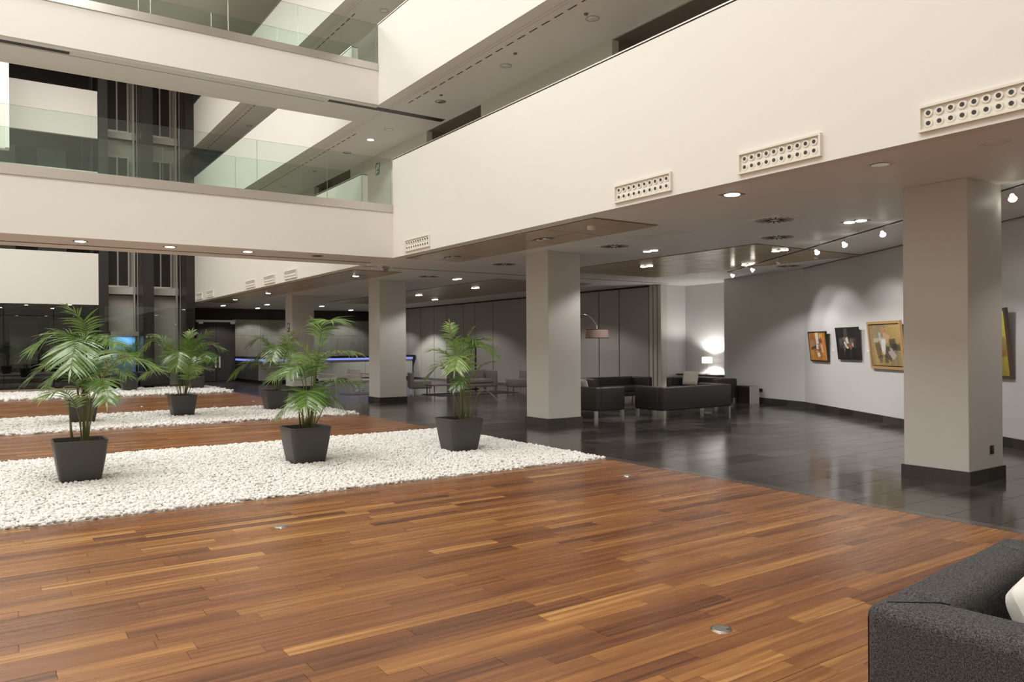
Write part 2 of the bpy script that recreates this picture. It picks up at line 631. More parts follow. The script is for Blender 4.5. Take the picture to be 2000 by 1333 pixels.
def gravel_bed(y0, y1, x0, step, size, label, depth=0.055):
    bed = B('gravel_bed', M['gravelbase'], None, (XL + 0.02, XW, y0, y1, -0.011, 0.002))
    tag(bed, label, 'gravel', kind='stuff')
    nx, ny = int((XW - x0) / step), int((y1 - y0) / step)
    gx, gy = np.meshgrid(np.arange(nx), np.arange(ny))
    n = nx * ny
    px = x0 + (gx.ravel() + 0.5 + rng.uniform(-.45, .45, n)) * step
    py = y0 + (gy.ravel() + 0.5 + rng.uniform(-.45, .45, n)) * step
    px = np.clip(px, x0, XW - size * 0.5)
    py = np.clip(py, y0 + size * 0.5, y1 - size * 0.5)
    keep = np.ones(n, bool)
    for qx, qy in POTS:
        keep &= ~((np.abs(px - qx) < 0.195 + size * 0.4) & (np.abs(py - qy) < 0.195 + size * 0.4))
    px, py = px[keep], py[keep]
    n = len(px)
    sc = size * rng.uniform(0.65, 1.25, (n, 1)) * np.stack([rng.uniform(.75, 1.25, n), rng.uniform(.65, 1.05, n), rng.uniform(.5, .8, n)], 1) * 0.62
    pz = 0.006 + rng.uniform(0.0, 0.75, n) * size
    ang = rng.uniform(0, 2 * PI, n)
    tilt = rng.uniform(-.5, .5, n)
    V = IV[None] * (1 + rng.uniform(-.16, .16, (n, 12, 1))) * sc[:, None, :]
    ct, st = np.cos(tilt)[:, None], np.sin(tilt)[:, None]
    x, y, z = V[..., 0], V[..., 1], V[..., 2]
    y, z = y * ct - z * st, y * st + z * ct
    ca, sa = np.cos(ang)[:, None], np.sin(ang)[:, None]
    x, y = x * ca - y * sa, x * sa + y * ca
    P = np.stack([x + px[:, None], y + py[:, None], z + pz[:, None]], -1).reshape(-1, 3)
    F = (IF[None] + (np.arange(n) * 12)[:, None, None]).reshape(-1, 3)
    me = bpy.data.meshes.new('pebbles')
    me.vertices.add(len(P)); me.vertices.foreach_set('co', P.ravel())
    me.loops.add(F.size); me.loops.foreach_set('vertex_index', F.ravel().astype(np.int32))
    me.polygons.add(len(F))
    me.polygons.foreach_set('loop_start', np.arange(0, F.size, 3, dtype=np.int32))
    me.update(calc_edges=True)
    me.polygons.foreach_set('use_smooth', np.ones(len(F), bool))
    at = me.attributes.new('rnd', 'FLOAT', 'POINT')
    at.data.foreach_set('value', np.repeat(rng.random(n) ** 0.8, 12).astype(np.float32))
    me.materials.append(M['pebble'])
    me.update()
    c = link('pebbles', me, bed)
    c['kind'] = 'stuff'
    return bed
gravel_bed(8.03, 12.70, -1.0, 0.029, 0.037, 'white pebble bed nearest the timber deck in front, holding three potted palms')
gravel_bed(16.60, 20.20, -1.5, 0.046, 0.06, 'white pebble strip in the middle, between the two other pebble beds')
gravel_bed(27.40, 31.40, -1.5, 0.07, 0.09, 'white pebble strip farthest back, in front of the lifts')

# ---- galleries on the right: parapets, slabs, back walls
def parapet(name, label, z0, z1, segs, zdeck):
    r = structure(empty(name), label, 'wall')
    for (a, b) in segs:
        B('parapet_panel', M['cream'], r, (XF, XF + 0.15, a, b, z0, z1 - 0.03))
        B('shadow_gap', M['seam'], r, (XF + 0.012, XF + 0.138, a, b, z1 - 0.03, z1 - 0.018))
        B('steel_capping', M['steel'], r, (XF - 0.012, XF + 0.162, a, b, z1 - 0.018, z1))
    return r
parapet('wall_first_gallery', 'long cream white gallery parapet of the first floor with a thin steel capping', H, 5.48, [(YN, 14.5), (16.1, YE)], 4.45)
parapet('wall_second_gallery', 'cream white gallery parapet of the second floor at the top of the picture', F2, 8.52, [(YN, 15.17), (16.6, YE)], 7.55)
parapet('wall_third_gallery', 'cream white parapet of the third floor seen beyond the upper footbridge', F3, 11.5, [(YN, YE)], 10.5)

ceil = structure(B('ceiling', M['ceil'], None, (XF + 0.15, 20.0, YN, 39.0, H, H + 0.2), (XF, XF + 0.15, 14.5, 16.1, H, H + 0.02)), 'warm grey ground floor ceiling with bronze panels', 'ceiling')
structure(B('floor_gallery_first', M['soffit'], None, (XF + 0.15, 10.4, YN, YE, 4.25, 4.45), (XF, XF + 0.15, 14.5, 16.1, 4.25, 4.45)), 'slab of the first floor gallery', 'floor')
structure(B('ceiling_gallery_first', M['soffit'], None, (XF + 0.15, 10.4, YN, YE, F2, F2 + 0.2), (XF, XF + 0.15, 15.17, 16.6, F2, F2 + 0.2)), 'grey soffit over the first floor gallery with a dashed slot', 'ceiling')
structure(B('floor_gallery_second', M['soffit'], None, (XF + 0.15, 10.4, YN, YE, 7.35, 7.55), (XF, XF + 0.15, 15.17, 16.6, 7.35, 7.55)), 'slab of the second floor gallery', 'floor')
structure(B('ceiling_gallery_second', M['soffit'], None, (XF + 0.15, 10.4, YN, YE, F3, F3 + 0.2)), 'grey soffit over the second floor gallery', 'ceiling')
structure(B('ceiling_atrium', M['soffit'], None, (XL, 10.4, YN, 39.0, 13.0, 13.2)), 'atrium roof', 'ceiling')

def corridor_wall(name, z0, z1, openings):
    r = structure(empty(name), 'pale corridor wall with dark brown door recesses behind the gallery', 'wall')
    y = YN
    for a, b in openings + [(YE, YE)]:
        if a > y:
            B('wall_bay', M['corridor'], r, (8.72, 8.87, y, a, z0, z1))
        if b > a:
            B('door_recess', M['brown'], r, (9.5, 9.6, a, b, z0, z1 - 0.10), (8.87, 9.5, a - 0.02, a, z0, z1), (8.87, 9.5, b, b + 0.02, z0, z1))
            B('recess_head', M['brown'], r, (8.745, 9.6, a, b, z1 - 0.03, z1))
            B('head_edge', M['corridor'], r, (8.715, 8.745, a, b, z1 - 0.03, z1))
        y = b
    return r
OPEN = [(-3.0, 0.6), (5.4, 9.68), (13.85, 16.3), (21.0, 24.0), (28.5, 31.0)]
corridor_wall('wall_corridor_first', 4.45, F2, OPEN)
corridor_wall('wall_corridor_second', 7.55, F3, OPEN)
corridor_wall('wall_corridor_third', 10.5, 13.0, OPEN)

# dashed slots and joints in the gallery soffits
for zz, nm in ((F2, 'trim_1'), (F3, 'trim_2')):
    r = structure(empty(nm), 'dashed dark slot and fine joint lines in the gallery soffit', 'trim')
    mb = MB()
    y = YN + 0.1
    while y < YE - 0.3:
        if not 14.6 < y < 17.4:
            mb.box(7.42, 7.445, y, y + 0.22, zz - 0.002, zz + 0.001)
        y += 0.34
    c = mb.build('slot_dashes', M['seam'], r); c['kind'] = 'stuff'
    B('joint_line', M['brown'], r, (7.27, 7.274, YN, YE, zz - 0.0015, zz + 0.001))
    B('joint_line', M['brown'], r, (7.20, 7.203, YN, YE, zz - 0.0015, zz + 0.001))

# ---- left side and wall behind the camera
structure(B('wall_left', M['cream'], None, (XL - 0.2, XL, YN, 39.0, -0.16, 13.0)), 'plain cream wall on the left of the atrium', 'wall')
structure(B('wall_near', M['cream'], None, (XL - 0.2, 20.2, YN - 0.2, YN, -0.16, 13.0)), 'plain wall behind the viewpoint', 'wall')

# ---- right hall walls
XP = 17.0
hall = structure(empty('wall_partition'), 'tall taupe folding partition panels along the back of the hall', 'wall')

ys = [17.25, 18.62, 19.62, 21.0, 22.4, 23.35, 26.2, 27.6, 28.55, 30.0, 31.2, 32.5, 33.8, 35.4]
for a, b in zip(ys[:-1], ys[1:]):
    B('partition_panel', M['panel'], hall, (XP, XP + 0.08, a + 0.018, b - 0.018, 0.06, H - 0.05), bevel=0.006, bseg=1)
B('partition_backing', M['seam'], hall, (XP + 0.05, XP + 0.12, ys[0], ys[-1], 0.0, H))
B('head_track', M['seam'], hall, (XP - 0.01, XP + 0.06, ys[0], ys[-1], H - 0.045, H))
B('floor_seal', M['alum'], hall, (XP - 0.012, XP + 0.06, ys[0], ys[-1], 0.0, 0.05))
jam = structure(empty('trim_3'), 'pale end posts of the folding partition', 'trim')
for a in (16.70, 16.88, 17.06):
    B('end_post', M['corridor'], jam, (XP - 0.03, XP + 0.25, a + 0.01, a + 0.15, 0.0, H), bevel=0.012, bseg=2)
structure(B('wall_niche_side', M['wallgrey'], None, (XP + 0.25, 18.3, 16.85, 17.0, 0, H)), 'grey side wall of the lamp niche', 'wall')
structure(B('wall_niche_back', M['wallgrey'], None, (18.2, 18.35, 13.0, 16.85, 0, H)), 'grey wall behind the table lamp', 'wall')

def seg_wall(name, p, q, label, t=0.15):
    """wall from p to q, its visible face on the left of p->q reversed (towards the camera)"""
    p, q = Vector((*p, 0)), Vector((*q, 0))
    d = q - p
    L = d.length
    a = math.atan2(d.y, d.x)
    r = structure(empty(name, p, a), label, 'wall')
    B('wall_face', M['wallgrey'], r, (0, L, 0, t, 0, H))
    n = max(1, int(L / 0.6))
    for k in range(n):
        B('skirting_tile', M['stone'], r, (k * L / n + 0.001, (k + 1) * L / n - 0.001, -0.014, 0.0, 0, 0.15), rnd=random.random())
    return r, L
PA, PB_, PC = (17.3, 14.4), (16.5, 11.4), (12.5, 5.0)
dv = Vector((PC[0] - PB_[0], PC[1] - PB_[1])).normalized()
PD = (PC[0] + dv.x * 9.5, PC[1] + dv.y * 9.5)
def sw(name, p, q, label):
    p3, q3 = Vector((*p, 0)), Vector((*q, 0))
    # camera side must be local -Y: orient so that the camera is to the right of travel
    d = q3 - p3
    nrm = Vector((d.y, -d.x, 0))
    if nrm.dot(Vector((0, 0, 0)) - p3) < 0:
        p, q = q, p
    return seg_wall(name, p, q, label)
sw('wall_right_back', PA, PB_, 'short grey wall beside the lamp niche with a black outlet')
wr, wrL = sw('wall_right', PB_, PD, 'long grey gallery wall hung with abstract paintings')
structure(B('wall_right_return', M['wallgrey'], None, (17.3, 18.35, 14.4, 14.55, 0, H)), 'short return wall of the niche', 'wall')

# shadow groove where the hall ceiling stops before the painted wall
gr = structure(empty('trim_4', wr.location, wr.rotation_euler.z), 'dark ceiling groove above the paintings', 'trim')
B('groove', M['brown'], gr, (0.0, wrL - 0.25, -0.05, -0.01, H - 0.012, H))

# ---- far end of the ground floor: bar wall
bw = structure(empty('wall_bar'), 'grey green concrete panels behind the bar', 'wall')
x = 9.7
k = 0
for wd in (1.35, 1.35, 1.1, 1.5, 1.5, 1.35):
    for z0, z1 in ((0.0, 2.12), (2.13, 2.9)):
        B('concrete_panel', M['concrete'], bw, (x + 0.006, x + wd - 0.006, 38.0, 38.06, z0, z1))
    x += wd
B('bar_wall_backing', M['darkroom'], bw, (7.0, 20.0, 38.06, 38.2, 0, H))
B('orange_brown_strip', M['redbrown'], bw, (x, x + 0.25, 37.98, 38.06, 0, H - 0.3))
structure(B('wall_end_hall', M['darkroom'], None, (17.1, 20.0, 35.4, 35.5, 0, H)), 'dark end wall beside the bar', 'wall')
structure(B('wall_side_hall', M['wallgrey'], None, (19.9, 20.0, YN, 35.4, 0, H)), 'outer wall of the hall', 'wall')

# ---- far end of the atrium: parapets, dark glazed room and lift shafts
we = structure(empty('wall_end'), 'cream white parapets across the far end of the atrium', 'wall')
for z0, z1 in ((3.22, 5.18), (6.4, 8.3), (9.58, 11.38)):
    B('parapet_panel', M['cream'], we, (XL, 3.48, YE, YE + 0.15, z0, z1))
    B('parapet_slab', M['panel'] if z0 < 4 else M['darkroom'], we, (XL, 3.48, YE + 0.15, 39.0, z0 + 0.02, z0 + 0.3))
wd_ = structure(empty('wall_end_dark'), 'dark landing walls behind the far parapets', 'wall')
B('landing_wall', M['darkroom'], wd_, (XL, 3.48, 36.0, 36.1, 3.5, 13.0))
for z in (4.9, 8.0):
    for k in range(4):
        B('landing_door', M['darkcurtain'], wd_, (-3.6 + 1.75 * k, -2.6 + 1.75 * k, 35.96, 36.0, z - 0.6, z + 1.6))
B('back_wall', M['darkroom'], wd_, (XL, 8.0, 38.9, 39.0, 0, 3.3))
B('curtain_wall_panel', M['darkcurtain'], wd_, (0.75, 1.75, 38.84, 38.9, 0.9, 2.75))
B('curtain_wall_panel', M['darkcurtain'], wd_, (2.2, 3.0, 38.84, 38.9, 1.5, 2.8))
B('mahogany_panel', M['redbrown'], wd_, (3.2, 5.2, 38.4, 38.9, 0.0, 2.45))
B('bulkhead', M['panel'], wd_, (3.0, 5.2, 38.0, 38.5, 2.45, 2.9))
B('dark_counter', M['bartop'], wd_, (-1.5, 2.6, 36.5, 37.1, 0.0, 0.9))
fg = structure(empty('window_1'), 'dark reflective glazed front under the far parapet', 'window')
for k in range(5):
    B('glass_pane', M['darkglass'], fg, (-4.2 + 1.55 * k + 0.01, -4.2 + 1.55 * (k + 1) - 0.01, YE + 0.06, YE + 0.075, 0.08, 3.2))
B('threshold', M['steel'], fg, (-4.2, 3.5, YE + 0.03, YE + 0.11, 0.0, 0.08))

ls = structure(empty('wall_lift_shaft'), 'black steel lift shaft frame at the far end', 'wall')
B('shaft_back', M['liftback'], ls, (3.5, 6.95, 34.9, 35.0, 0.0, 13.0))
for a, b in ((3.5, 3.82), (5.02, 5.42), (6.62, 6.95)):
    B('shaft_post', M['frame'], ls, (a, b, YE - 0.02, 34.9, 0.0, 13.0))
for i, (xa, xb) in enumerate(((3.82, 5.02), (5.42, 6.62))):
    for z in (3.8, 6.95, 10.1):
        B('landing_beam', M['liftback'], ls, (xa, xb, 34.5, 34.88, z - 0.05, z + 0.26))
        B('beam_edge', M['seam'], ls, (xa, xb, 34.48, 34.52, z - 0.10, z - 0.05))
    for z in (4.08, 7.22, 10.36):
        B('door_backing', M['frame'], ls, (xa + 0.05, xb - 0.3, 34.6, 34.66, z, z + 2.1))
        for q in range(3):
            xx = xa + 0.08 + q * 0.40
            B('door_stile', M['liftmetal'], ls, (xx, xx + 0.06, 34.5, 34.58, z, z + 2.1))
        B('door_rail', M['alum'], ls, (xa + 0.06, xb - 0.28, 34.49, 34.6, z - 0.06, z + 0.02))
        B('door_rail', M['liftmetal'], ls, (xa + 0.06, xb - 0.28, 34.49, 34.6, z + 2.06, z + 2.14))
    B('guide_rail', M['liftmetal'], ls, (xb - 0.16, xb - 0.10, 34.2, 34.3, 0, 13))
    B('guide_rail', M['frame'], ls, (xa + 0.03, xa + 0.06, 34.2, 34.3, 0, 13))
    B('cable', M['liftmetal'], ls, (xb - 0.06, xb - 0.04, 33.9, 33.92, 0, 13))
gw = structure(empty('window_2'), 'glass screen in front of the lift shafts', 'window')
for xa, xb in ((3.66, 5.2), (5.22, 6.9)):
    B('glass_pane', M['liftglass'], gw, (xa, xb, YE - 0.10, YE - 0.085, 0.05, 3.18))
    for xx in (xa + 0.06, xb - 0.06):
        c = MB().cyl((xx, YE - 0.125, 2.0), (xx, YE - 0.10, 2.0), 0.045, n=12).build('glass_fixing', M['chrome'], gw)
# ================================================================== FOOTBRIDGES
def footbridge(label, y0, y1, z0, zt0, zt1, zg, xs, xr):
    r = tag(empty('footbridge', (0, y0, z0)), label, 'bridge')
    dz = lambda z: z - z0
    B('beam_face', M['cream'], r, (XL + 0.01, XF, 0.0, 0.12, 0.0, dz(zt0)))
    B('beam_face', M['cream'], r, (XL + 0.01, XF, y1 - y0 - 0.12, y1 - y0, 0.0, dz(zt0)))
    B('soffit_panel', M['soffit'], r, (XL + 0.01, XF, 0.12, y1 - y0 - 0.12, 0.004, 0.10))
    B('deck', M['soffit'], r, (XL + 0.01, XF, 0.12, y1 - y0 - 0.12, dz(zt0) - 0.05, dz(zt1) - 0.04))
    B('steel_trim', M['steel'], r, (XL + 0.01, XF - 0.004, -0.025, 0.02, dz(zt0), dz(zt1)))
    B('steel_trim', M['steel'], r, (XL + 0.01, XF - 0.004, y1 - y0 - 0.02, y1 - y0 + 0.025, dz(zt0), dz(zt1)))
    for yy in (0.035, y1 - y0 - 0.05):
        for a, b in zip(xs[:-1], xs[1:]):
            g_ = MB().box(a + 0.003, b - 0.003, yy, yy + 0.014, dz(zt0) + 0.05, dz(zg))
            g_.m = [1, 1, 0, 1, 0, 1]
            g_.build('glass_panel', [M['glass'], M['glassedge']], r)
    return r
P1 = 1.37
xs1 = [1.44 - P1 * 4 + P1 * k for k in range(8)] + [6.93]
b1 = footbridge('lower footbridge with steel trim and green glass balustrade and small downlights underneath', 14.5, 16.1, H, 4.36, 4.52, 5.48, xs1, 0)
B('soffit_groove', M['seam'], b1, (XL + 0.01, XF, 1.08, 1.10, -0.003, 0.006))
B('soffit_lip', M['cream'], b1, (XL + 0.01, XF, 1.16, 1.6, -0.012, 0.003))
xs2 = [1.1 - P1 * 4 + P1 * k for k in range(8)] + [6.93]
b2 = footbridge('upper footbridge with steel trim and glass balustrade crossing the top left', 15.17, 16.6, F2, 7.51, 7.66, 8.52, xs2, 0)
B('shadow_strip', M['seam'], b2, (XL + 0.01, XF, 0.12, 0.14, -0.002, 0.004))
B('lower_lip', M['soffit'], b2, (XL + 0.01, XF, 0.05, 0.12, -0.035, 0.0))
B('curtain_slot', M['frame'], b2, (XL + 0.01, 1.2, 0.15, 0.36, -0.006, 0.004))
B('curtain_slot', M['frame'], b2, (5.95, 8.68, 0.15, 0.36, -0.006, 0.004))
B('soffit_joint', M['brown'], b2, (XL + 0.01, 5.9, 0.42, 0.424, -0.002, 0.004))

# ================================================================== PILLARS
def pillar(y0, label):
    r = tag(empty('pillar', (8.94, y0, 0)), label, 'pillar', 'square grey pillars along the hall')
    B('shaft', M['pillar'], r, (0.0, 0.81, 0.0, 0.73, 0.0, H), bevel=0.006, bseg=1)
    for k in range(2):
        B('plinth_tile', M['stone'], r, (-0.022 + k * 0.427, 0.405 + k * 0.427, -0.022, 0.0, 0, 0.155), rnd=random.random())
        B('plinth_tile', M['stone'], r, (-0.022 + k * 0.427, 0.405 + k * 0.427, 0.73, 0.752, 0, 0.155), rnd=random.random())
        B('plinth_tile', M['stone'], r, (-0.022, 0.0, 0.365 * k, 0.365 * (k + 1), 0, 0.155), rnd=random.random())
        B('plinth_tile', M['stone'], r, (0.81, 0.832, 0.365 * k, 0.365 * (k + 1), 0, 0.155), rnd=random.random())
    return r
p3 = pillar(4.12, 'large square grey pillar on the right with a black outlet near its base')
p2 = pillar(11.81, 'square grey pillar in the centre, beside the dark sofas')
p1 = pillar(19.54, 'square grey pillar in the middle distance, third from the right edge')
p0 = pillar(26.94, 'farthest square grey pillar with a small green exit sign')
so = tag(empty('wall_outlet', (9.30, 4.12 - 0.001, 0.40)), 'small black outlet on the side of the large right pillar', 'outlet')
so.location = (9.46, 4.118, 0.36)
cp = B('cover_plate', M['outlet'], so, (-0.035, 0.035, -0.014, 0.0, -0.05, 0.05), bevel=0.004, bseg=1)
B('chrome_insert', M['chrome'], cp, (-0.015, 0.02, -0.02, -0.014, 0.0, 0.035))
pw = Vector((PA[0] - PB_[0], PA[1] - PB_[1], 0))
a_ = math.atan2(-pw.y, -pw.x)
so2 = tag(empty('wall_outlet', (PA[0] - pw.x * 0.45, PA[1] - pw.y * 0.45, 0.34), a_), 'black double outlet low on the short grey wall beside the lamp niche', 'outlet')
for k in (-1, 1):
    B('cover_plate', M['outlet'], so2, (k * 0.05 - 0.045, k * 0.05 + 0.045, -0.012, -0.001, -0.045, 0.045), bevel=0.004, bseg=1)

def exit_sign(name, loc, label, rz):
    r = tag(empty(name, loc, rz), label, 'sign')
    sp = B('sign_plate', M['signgreen'], r, (-0.11, 0.11, -0.012, 0.0, -0.16, 0.16))
    B('running_figure', M['signwhite'], sp, (-0.05, 0.01, -0.0135, -0.012, 0.02, 0.12), (-0.07, -0.02, -0.0135, -0.012, -0.03, 0.04), (0.035, 0.085, -0.0135, -0.012, 0.0, 0.13))
    B('arrow_mark', M['signwhite'], sp, (-0.07, 0.07, -0.0135, -0.012, -0.09, -0.07), (-0.07, -0.04, -0.0135, -0.012, -0.12, -0.04))
    return r
exit_sign('exit_sign', (8.938, 27.3, 2.27), 'small green exit sign on the farthest pillar', -PI / 2)
exit_sign('exit_sign', (8.718, 19.1, 6.38), 'green exit sign on the corridor wall behind the lower footbridge glass', -PI / 2)

# ================================================================== BRONZE CEILING PANELS
pm = MB().box(0.009, 0.631, 0.009, 1.191, -0.012, 0.0).mesh('ceiling_panel', M['bronze'])
pm2 = MB().box(0.009, 0.671, 0.009, 1.191, -0.012, 0.0).mesh('ceiling_panel', M['bronze'])
for (x0, nx, wx, y0, ny, me) in ((7.2, 2, 0.64, 8.4, 5, pm), (7.2, 2, 0.64, 17.2, 13, pm), (11.6, 5, 0.68, 9.0, 5, pm2), (11.6, 5, 0.68, 17.6, 11, pm2)):
    B('panel_surround', M['seam'], ceil, (x0 - 0.012, x0 + nx * wx + 0.012, y0 - 0.012, y0 + ny * 1.2 + 0.012, H - 0.003, H + 0.001))
    for i in range(nx):
        for j in range(ny):
            o = link('ceiling_panel', me, ceil)
            o.location = (x0 + i * wx, y0 + j * 1.2, H - 0.003)
B('ceiling_joint', M['seam'], ceil, (XF + 0.15, XP, 16.35, 16.42, H - 0.002, H + 0.001))
for (xa, ya) in ((9.0, 8.6), (10.9, 6.95), (8.9, 9.2)):
    B('access_hatch', M['soffit'], ceil, (xa, xa + 0.5, ya, ya + 0.5, H - 0.004, H + 0.001))

# ================================================================== LIGHT FITTINGS
def twin_downlight(x, y, label, lit=(True, True), power=26, z=None, group='twin recessed downlights in the hall ceiling', size=128, col=COOL):
    z = (H - 0.0155 if in_panel(x, y) else H) if z is None else z
    r = tag(empty('recessed_downlight', (x, y, z)), label, 'downlight', group)
    B('housing', M['frame'], r, (-0.10, 0.10, -0.19, 0.19, -0.005, 0.0))
    for k, on in zip((-1, 1), lit):
        MB().cyl((0, k * 0.095, -0.014), (0, k * 0.095, -0.005), 0.072, 0.08, n=16).build('lamp', M['lampon'] if on else M['chromelamp'], r)
    if any(lit) and power:
        spot('downlight_beam', (x, y, z - 0.06), (x, y, 0), power, col, size, 0.3, 0.05)
    return r
def in_panel(x, y):
    for (x0, x1, y0, y1) in ((7.2, 8.48, 8.4, 14.4), (7.2, 8.48, 17.2, 32.8), (11.6, 15.0, 9.0, 15.0), (11.6, 15.0, 17.6, 30.8)):
        if x0 < x < x1 and y0 < y < y1:
            return True
    return False
DL = [
    (10.75, 6.55, 'lit twin downlight in the plain ceiling nearest the track lights'),
    (10.75, 2.30, 'lit twin downlight added out of view beyond the right edge of the picture'),  # unseen fitting continuing the row, added to brighten the right pillar's near face
    (10.70, 10.80, 'lit twin downlight just right of the centre pillar head'),
    (12.75, 9.34, 'lit twin downlight at the near end of the right bronze ceiling field'),
    (12.65, 12.90, 'lit twin downlight in the right bronze ceiling field, above the arc lamp'),
    (14.40, 11.40, 'lit twin downlight at the bronze field edge nearest the painted wall'),
    (10.65, 18.20, 'lit twin downlight in the plain ceiling behind the centre pillar'),
    (12.75, 20.65, 'lit twin downlight in the far bronze field, nearest of three'),
    (12.80, 24.60, 'lit twin downlight in the far bronze field, middle of three'),
    (14.60, 26.70, 'lit twin downlight in the far bronze field, farthest of three'),
    (14.60, 19.60, 'lit twin downlight in the far bronze field close to the partition'),
    (10.05, 33.6, 'lit round downlight over the bar, left of the pair'),
    (12.6, 33.8, 'lit downlight over the middle of the bar'),
    (15.2, 33.8, 'lit downlight over the right end of the bar'),
    (10.6, 36.9, 'lit downlight washing the left concrete panels behind the bar'),
    (12.9, 36.9, 'lit downlight washing the middle concrete panels behind the bar'),
    (15.3, 36.9, 'lit downlight washing the right concrete panels behind the bar'),
    (15.3, 31.2, 'lit downlight close to the far pale partition panels'),
    (8.6, 35.2, 'lit downlight in front of the dark glazed door'),
]
for x, y, lab in DL:
    pw_ = (112 if y > 4 else 60) if y < 30 else (70 if y > 36.5 else 110)
    if (x, y) == (15.3, 31.2):
        twin_downlight(x, y, lab, power=330, size=110, col=(0.93, 1.0, 0.90))
        continue
    twin_downlight(x, y, lab, power=pw_, size=132 if y < 30 else 120)
for y, lab, lit in ((8.95 + 1.55, 'dark twin downlight in the near bronze strip, the nearer one', (False, False)), (13.6, 'dark twin downlight in the near bronze strip beside the footbridge corner', (False, False)),
                    (18.5, 'half lit twin downlight in the far bronze strip, nearest one', (False, True)), (22.2, 'dark twin downlight in the far bronze strip, second one', (False, False)),
                    (26.0, 'half lit twin downlight in the far bronze strip, third one', (False, True)), (30.2, 'half lit twin downlight in the far bronze strip, farthest one', (False, True))):
    twin_downlight(7.85, y, lab, lit, power=14 if any(lit) else 0, group='twin downlights in the bronze ceiling strips')

def square_downlight(x, y, label, on, power):
    r = tag(empty('square_downlight', (x, y, H)), label, 'downlight')
    B('square_trim', M['brown'] if on else M['soffit'], r, (-0.115, 0.115, -0.115, 0.115, -0.006, 0.0))
    MB().cyl((0, 0, -0.013), (0, 0, -0.006), 0.085, 0.095, n=20).build('lamp', M['lampon'] if on else M['chromelamp'], r)
    if on:
        spot('downlight_beam', (x, y, H - 0.06), (x, y, 0), power, COOL, 110, 0.5, 0.06)
    return r
square_downlight(7.51, 6.18, 'lit square downlight by the parapet between the second and third air vents', True, 30)
square_downlight(7.51, 4.30, 'unlit square downlight near the parapet, above the large right pillar', False, 0)

for i, x in enumerate((1.31, 2.73, 4.12, 5.5)):
    lab = ('leftmost lit downlight under the lower footbridge', 'second lit downlight from the left under the lower footbridge', 'third downlight from the left under the lower footbridge', 'rightmost dark downlight under the lower footbridge')[i]
    r = tag(empty('bridge_downlight', (x, 14.98, H + 0.004)), lab, 'downlight', 'downlights under the lower footbridge')
    MB().cyl((0, 0, -0.006), (0, 0, 0.0), 0.12, n=20).build('trim_ring', M['brown'], r)
    MB().cyl((0, 0, -0.013), (0, 0, -0.006), 0.075, 0.085, n=18).build('lamp', M['lampon'] if i < 3 else M['darkhole'], r)
    if i < 3:
        spot('downlight_beam', (x, 14.98, H - 0.06), (x, 14.98, 0), 45, WARM, 100, 0.5, 0.05)

def round_downlight(x, y, z, label, on, power=0):
    r = tag(empty('gallery_downlight', (x, y, z)), label, 'downlight', 'round downlights in the gallery soffits')
    MB().cyl((0, 0, -0.008), (0, 0, 0.0), 0.115, n=20).build('trim_ring', M['alum'], r)
    MB().cyl((0, 0, -0.014), (0, 0, -0.008), 0.06, 0.085, n=18).build('reflector', M['lampon'] if on else M['chromelamp'], r)
    if on and power:
        spot('downlight_beam', (x, y, z - 0.05), (x, y, 0), power, WARM, 130, 0.4, 0.05)
    return r
for k, y in enumerate((9.28, 11.74, 14.23, 16.78, 17.84, 19.39, 22.0, 24.6, 27.2, 29.8)):
    on = k == 4
    names = ('nearest', 'second', 'third', 'fourth', 'only brightly lit', 'sixth', 'seventh', 'eighth', 'ninth', 'farthest')
    round_downlight(7.95, y, F2, names[k] + ' round downlight in the soffit above the first floor gallery', on, 25)
for k, y in enumerate((14.2, 17.0, 20.5, 23.2, 25.9, 28.6)):
    names = ('nearest', 'second', 'third', 'fourth', 'fifth', 'farthest')
    round_downlight(7.95, y, F3, names[k] + ' round downlight in the soffit above the second floor gallery', False)
for k, (x, y) in enumerate(((1.2, 34.6), (2.6, 33.9), (2.2, 37.0), (0.4, 37.2))):
    r = tag(empty('bridge_downlight', (x, y, 3.24)), ('small lit downlight behind the far dark glazing, second from left', 'small lit downlight behind the far dark glazing, nearest the lifts', 'small lit downlight behind the far dark glazing, deep in the room', 'small lit downlight behind the far dark glazing, leftmost')[k], 'downlight')
    MB().cyl((0, 0, -0.01), (0, 0, 0.0), 0.06, n=14).build('lamp', M['lampon'], r)
    spot('downlight_beam', (x, y, 3.2), (x, y, 0), 45, COOL, 125, 0.4, 0.04)

# small ceiling fixtures
def ceiling_disc(name, x, y, z, r_, label, cat, m, h=0.012):
    r = tag(empty(name, (x, y, z)), label, cat)
    MB().cyl((0, 0, -h), (0, 0, 0), r_ * 0.92, r_, n=24).build('cover', m, r)
    MB().cyl((0, 0, -h - 0.006), (0, 0, -h), r_ * 0.45, r_ * 0.5, n=20).build('centre_cap', m, r)
    return r
ceiling_disc('ceiling_speaker', 7.61, 3.27, H, 0.13, 'flat round ceiling speaker above the right edge of the picture', 'speaker', M['soffit'], 0.006)
ceiling_disc('smoke_detector', 7.62, 8.95, H - 0.0155, 0.07, 'white smoke detector at the near end of the bronze ceiling strip', 'smoke detector', M['white'], 0.05)
ceiling_disc('smoke_detector', 14.5, 9.7, H - 0.0155, 0.06, 'smoke detector in the right bronze ceiling field', 'smoke detector', M['alum'], 0.03)
for k, y in enumerate((8.95, 10.9, 13.6)):
    ceiling_disc('sprinkler', 7.75, y + 0.25, F2, 0.035, ('nearest', 'middle', 'farthest')[k] + ' of three small sprinklers in the first gallery soffit', 'sprinkler', M['brown'], 0.02)

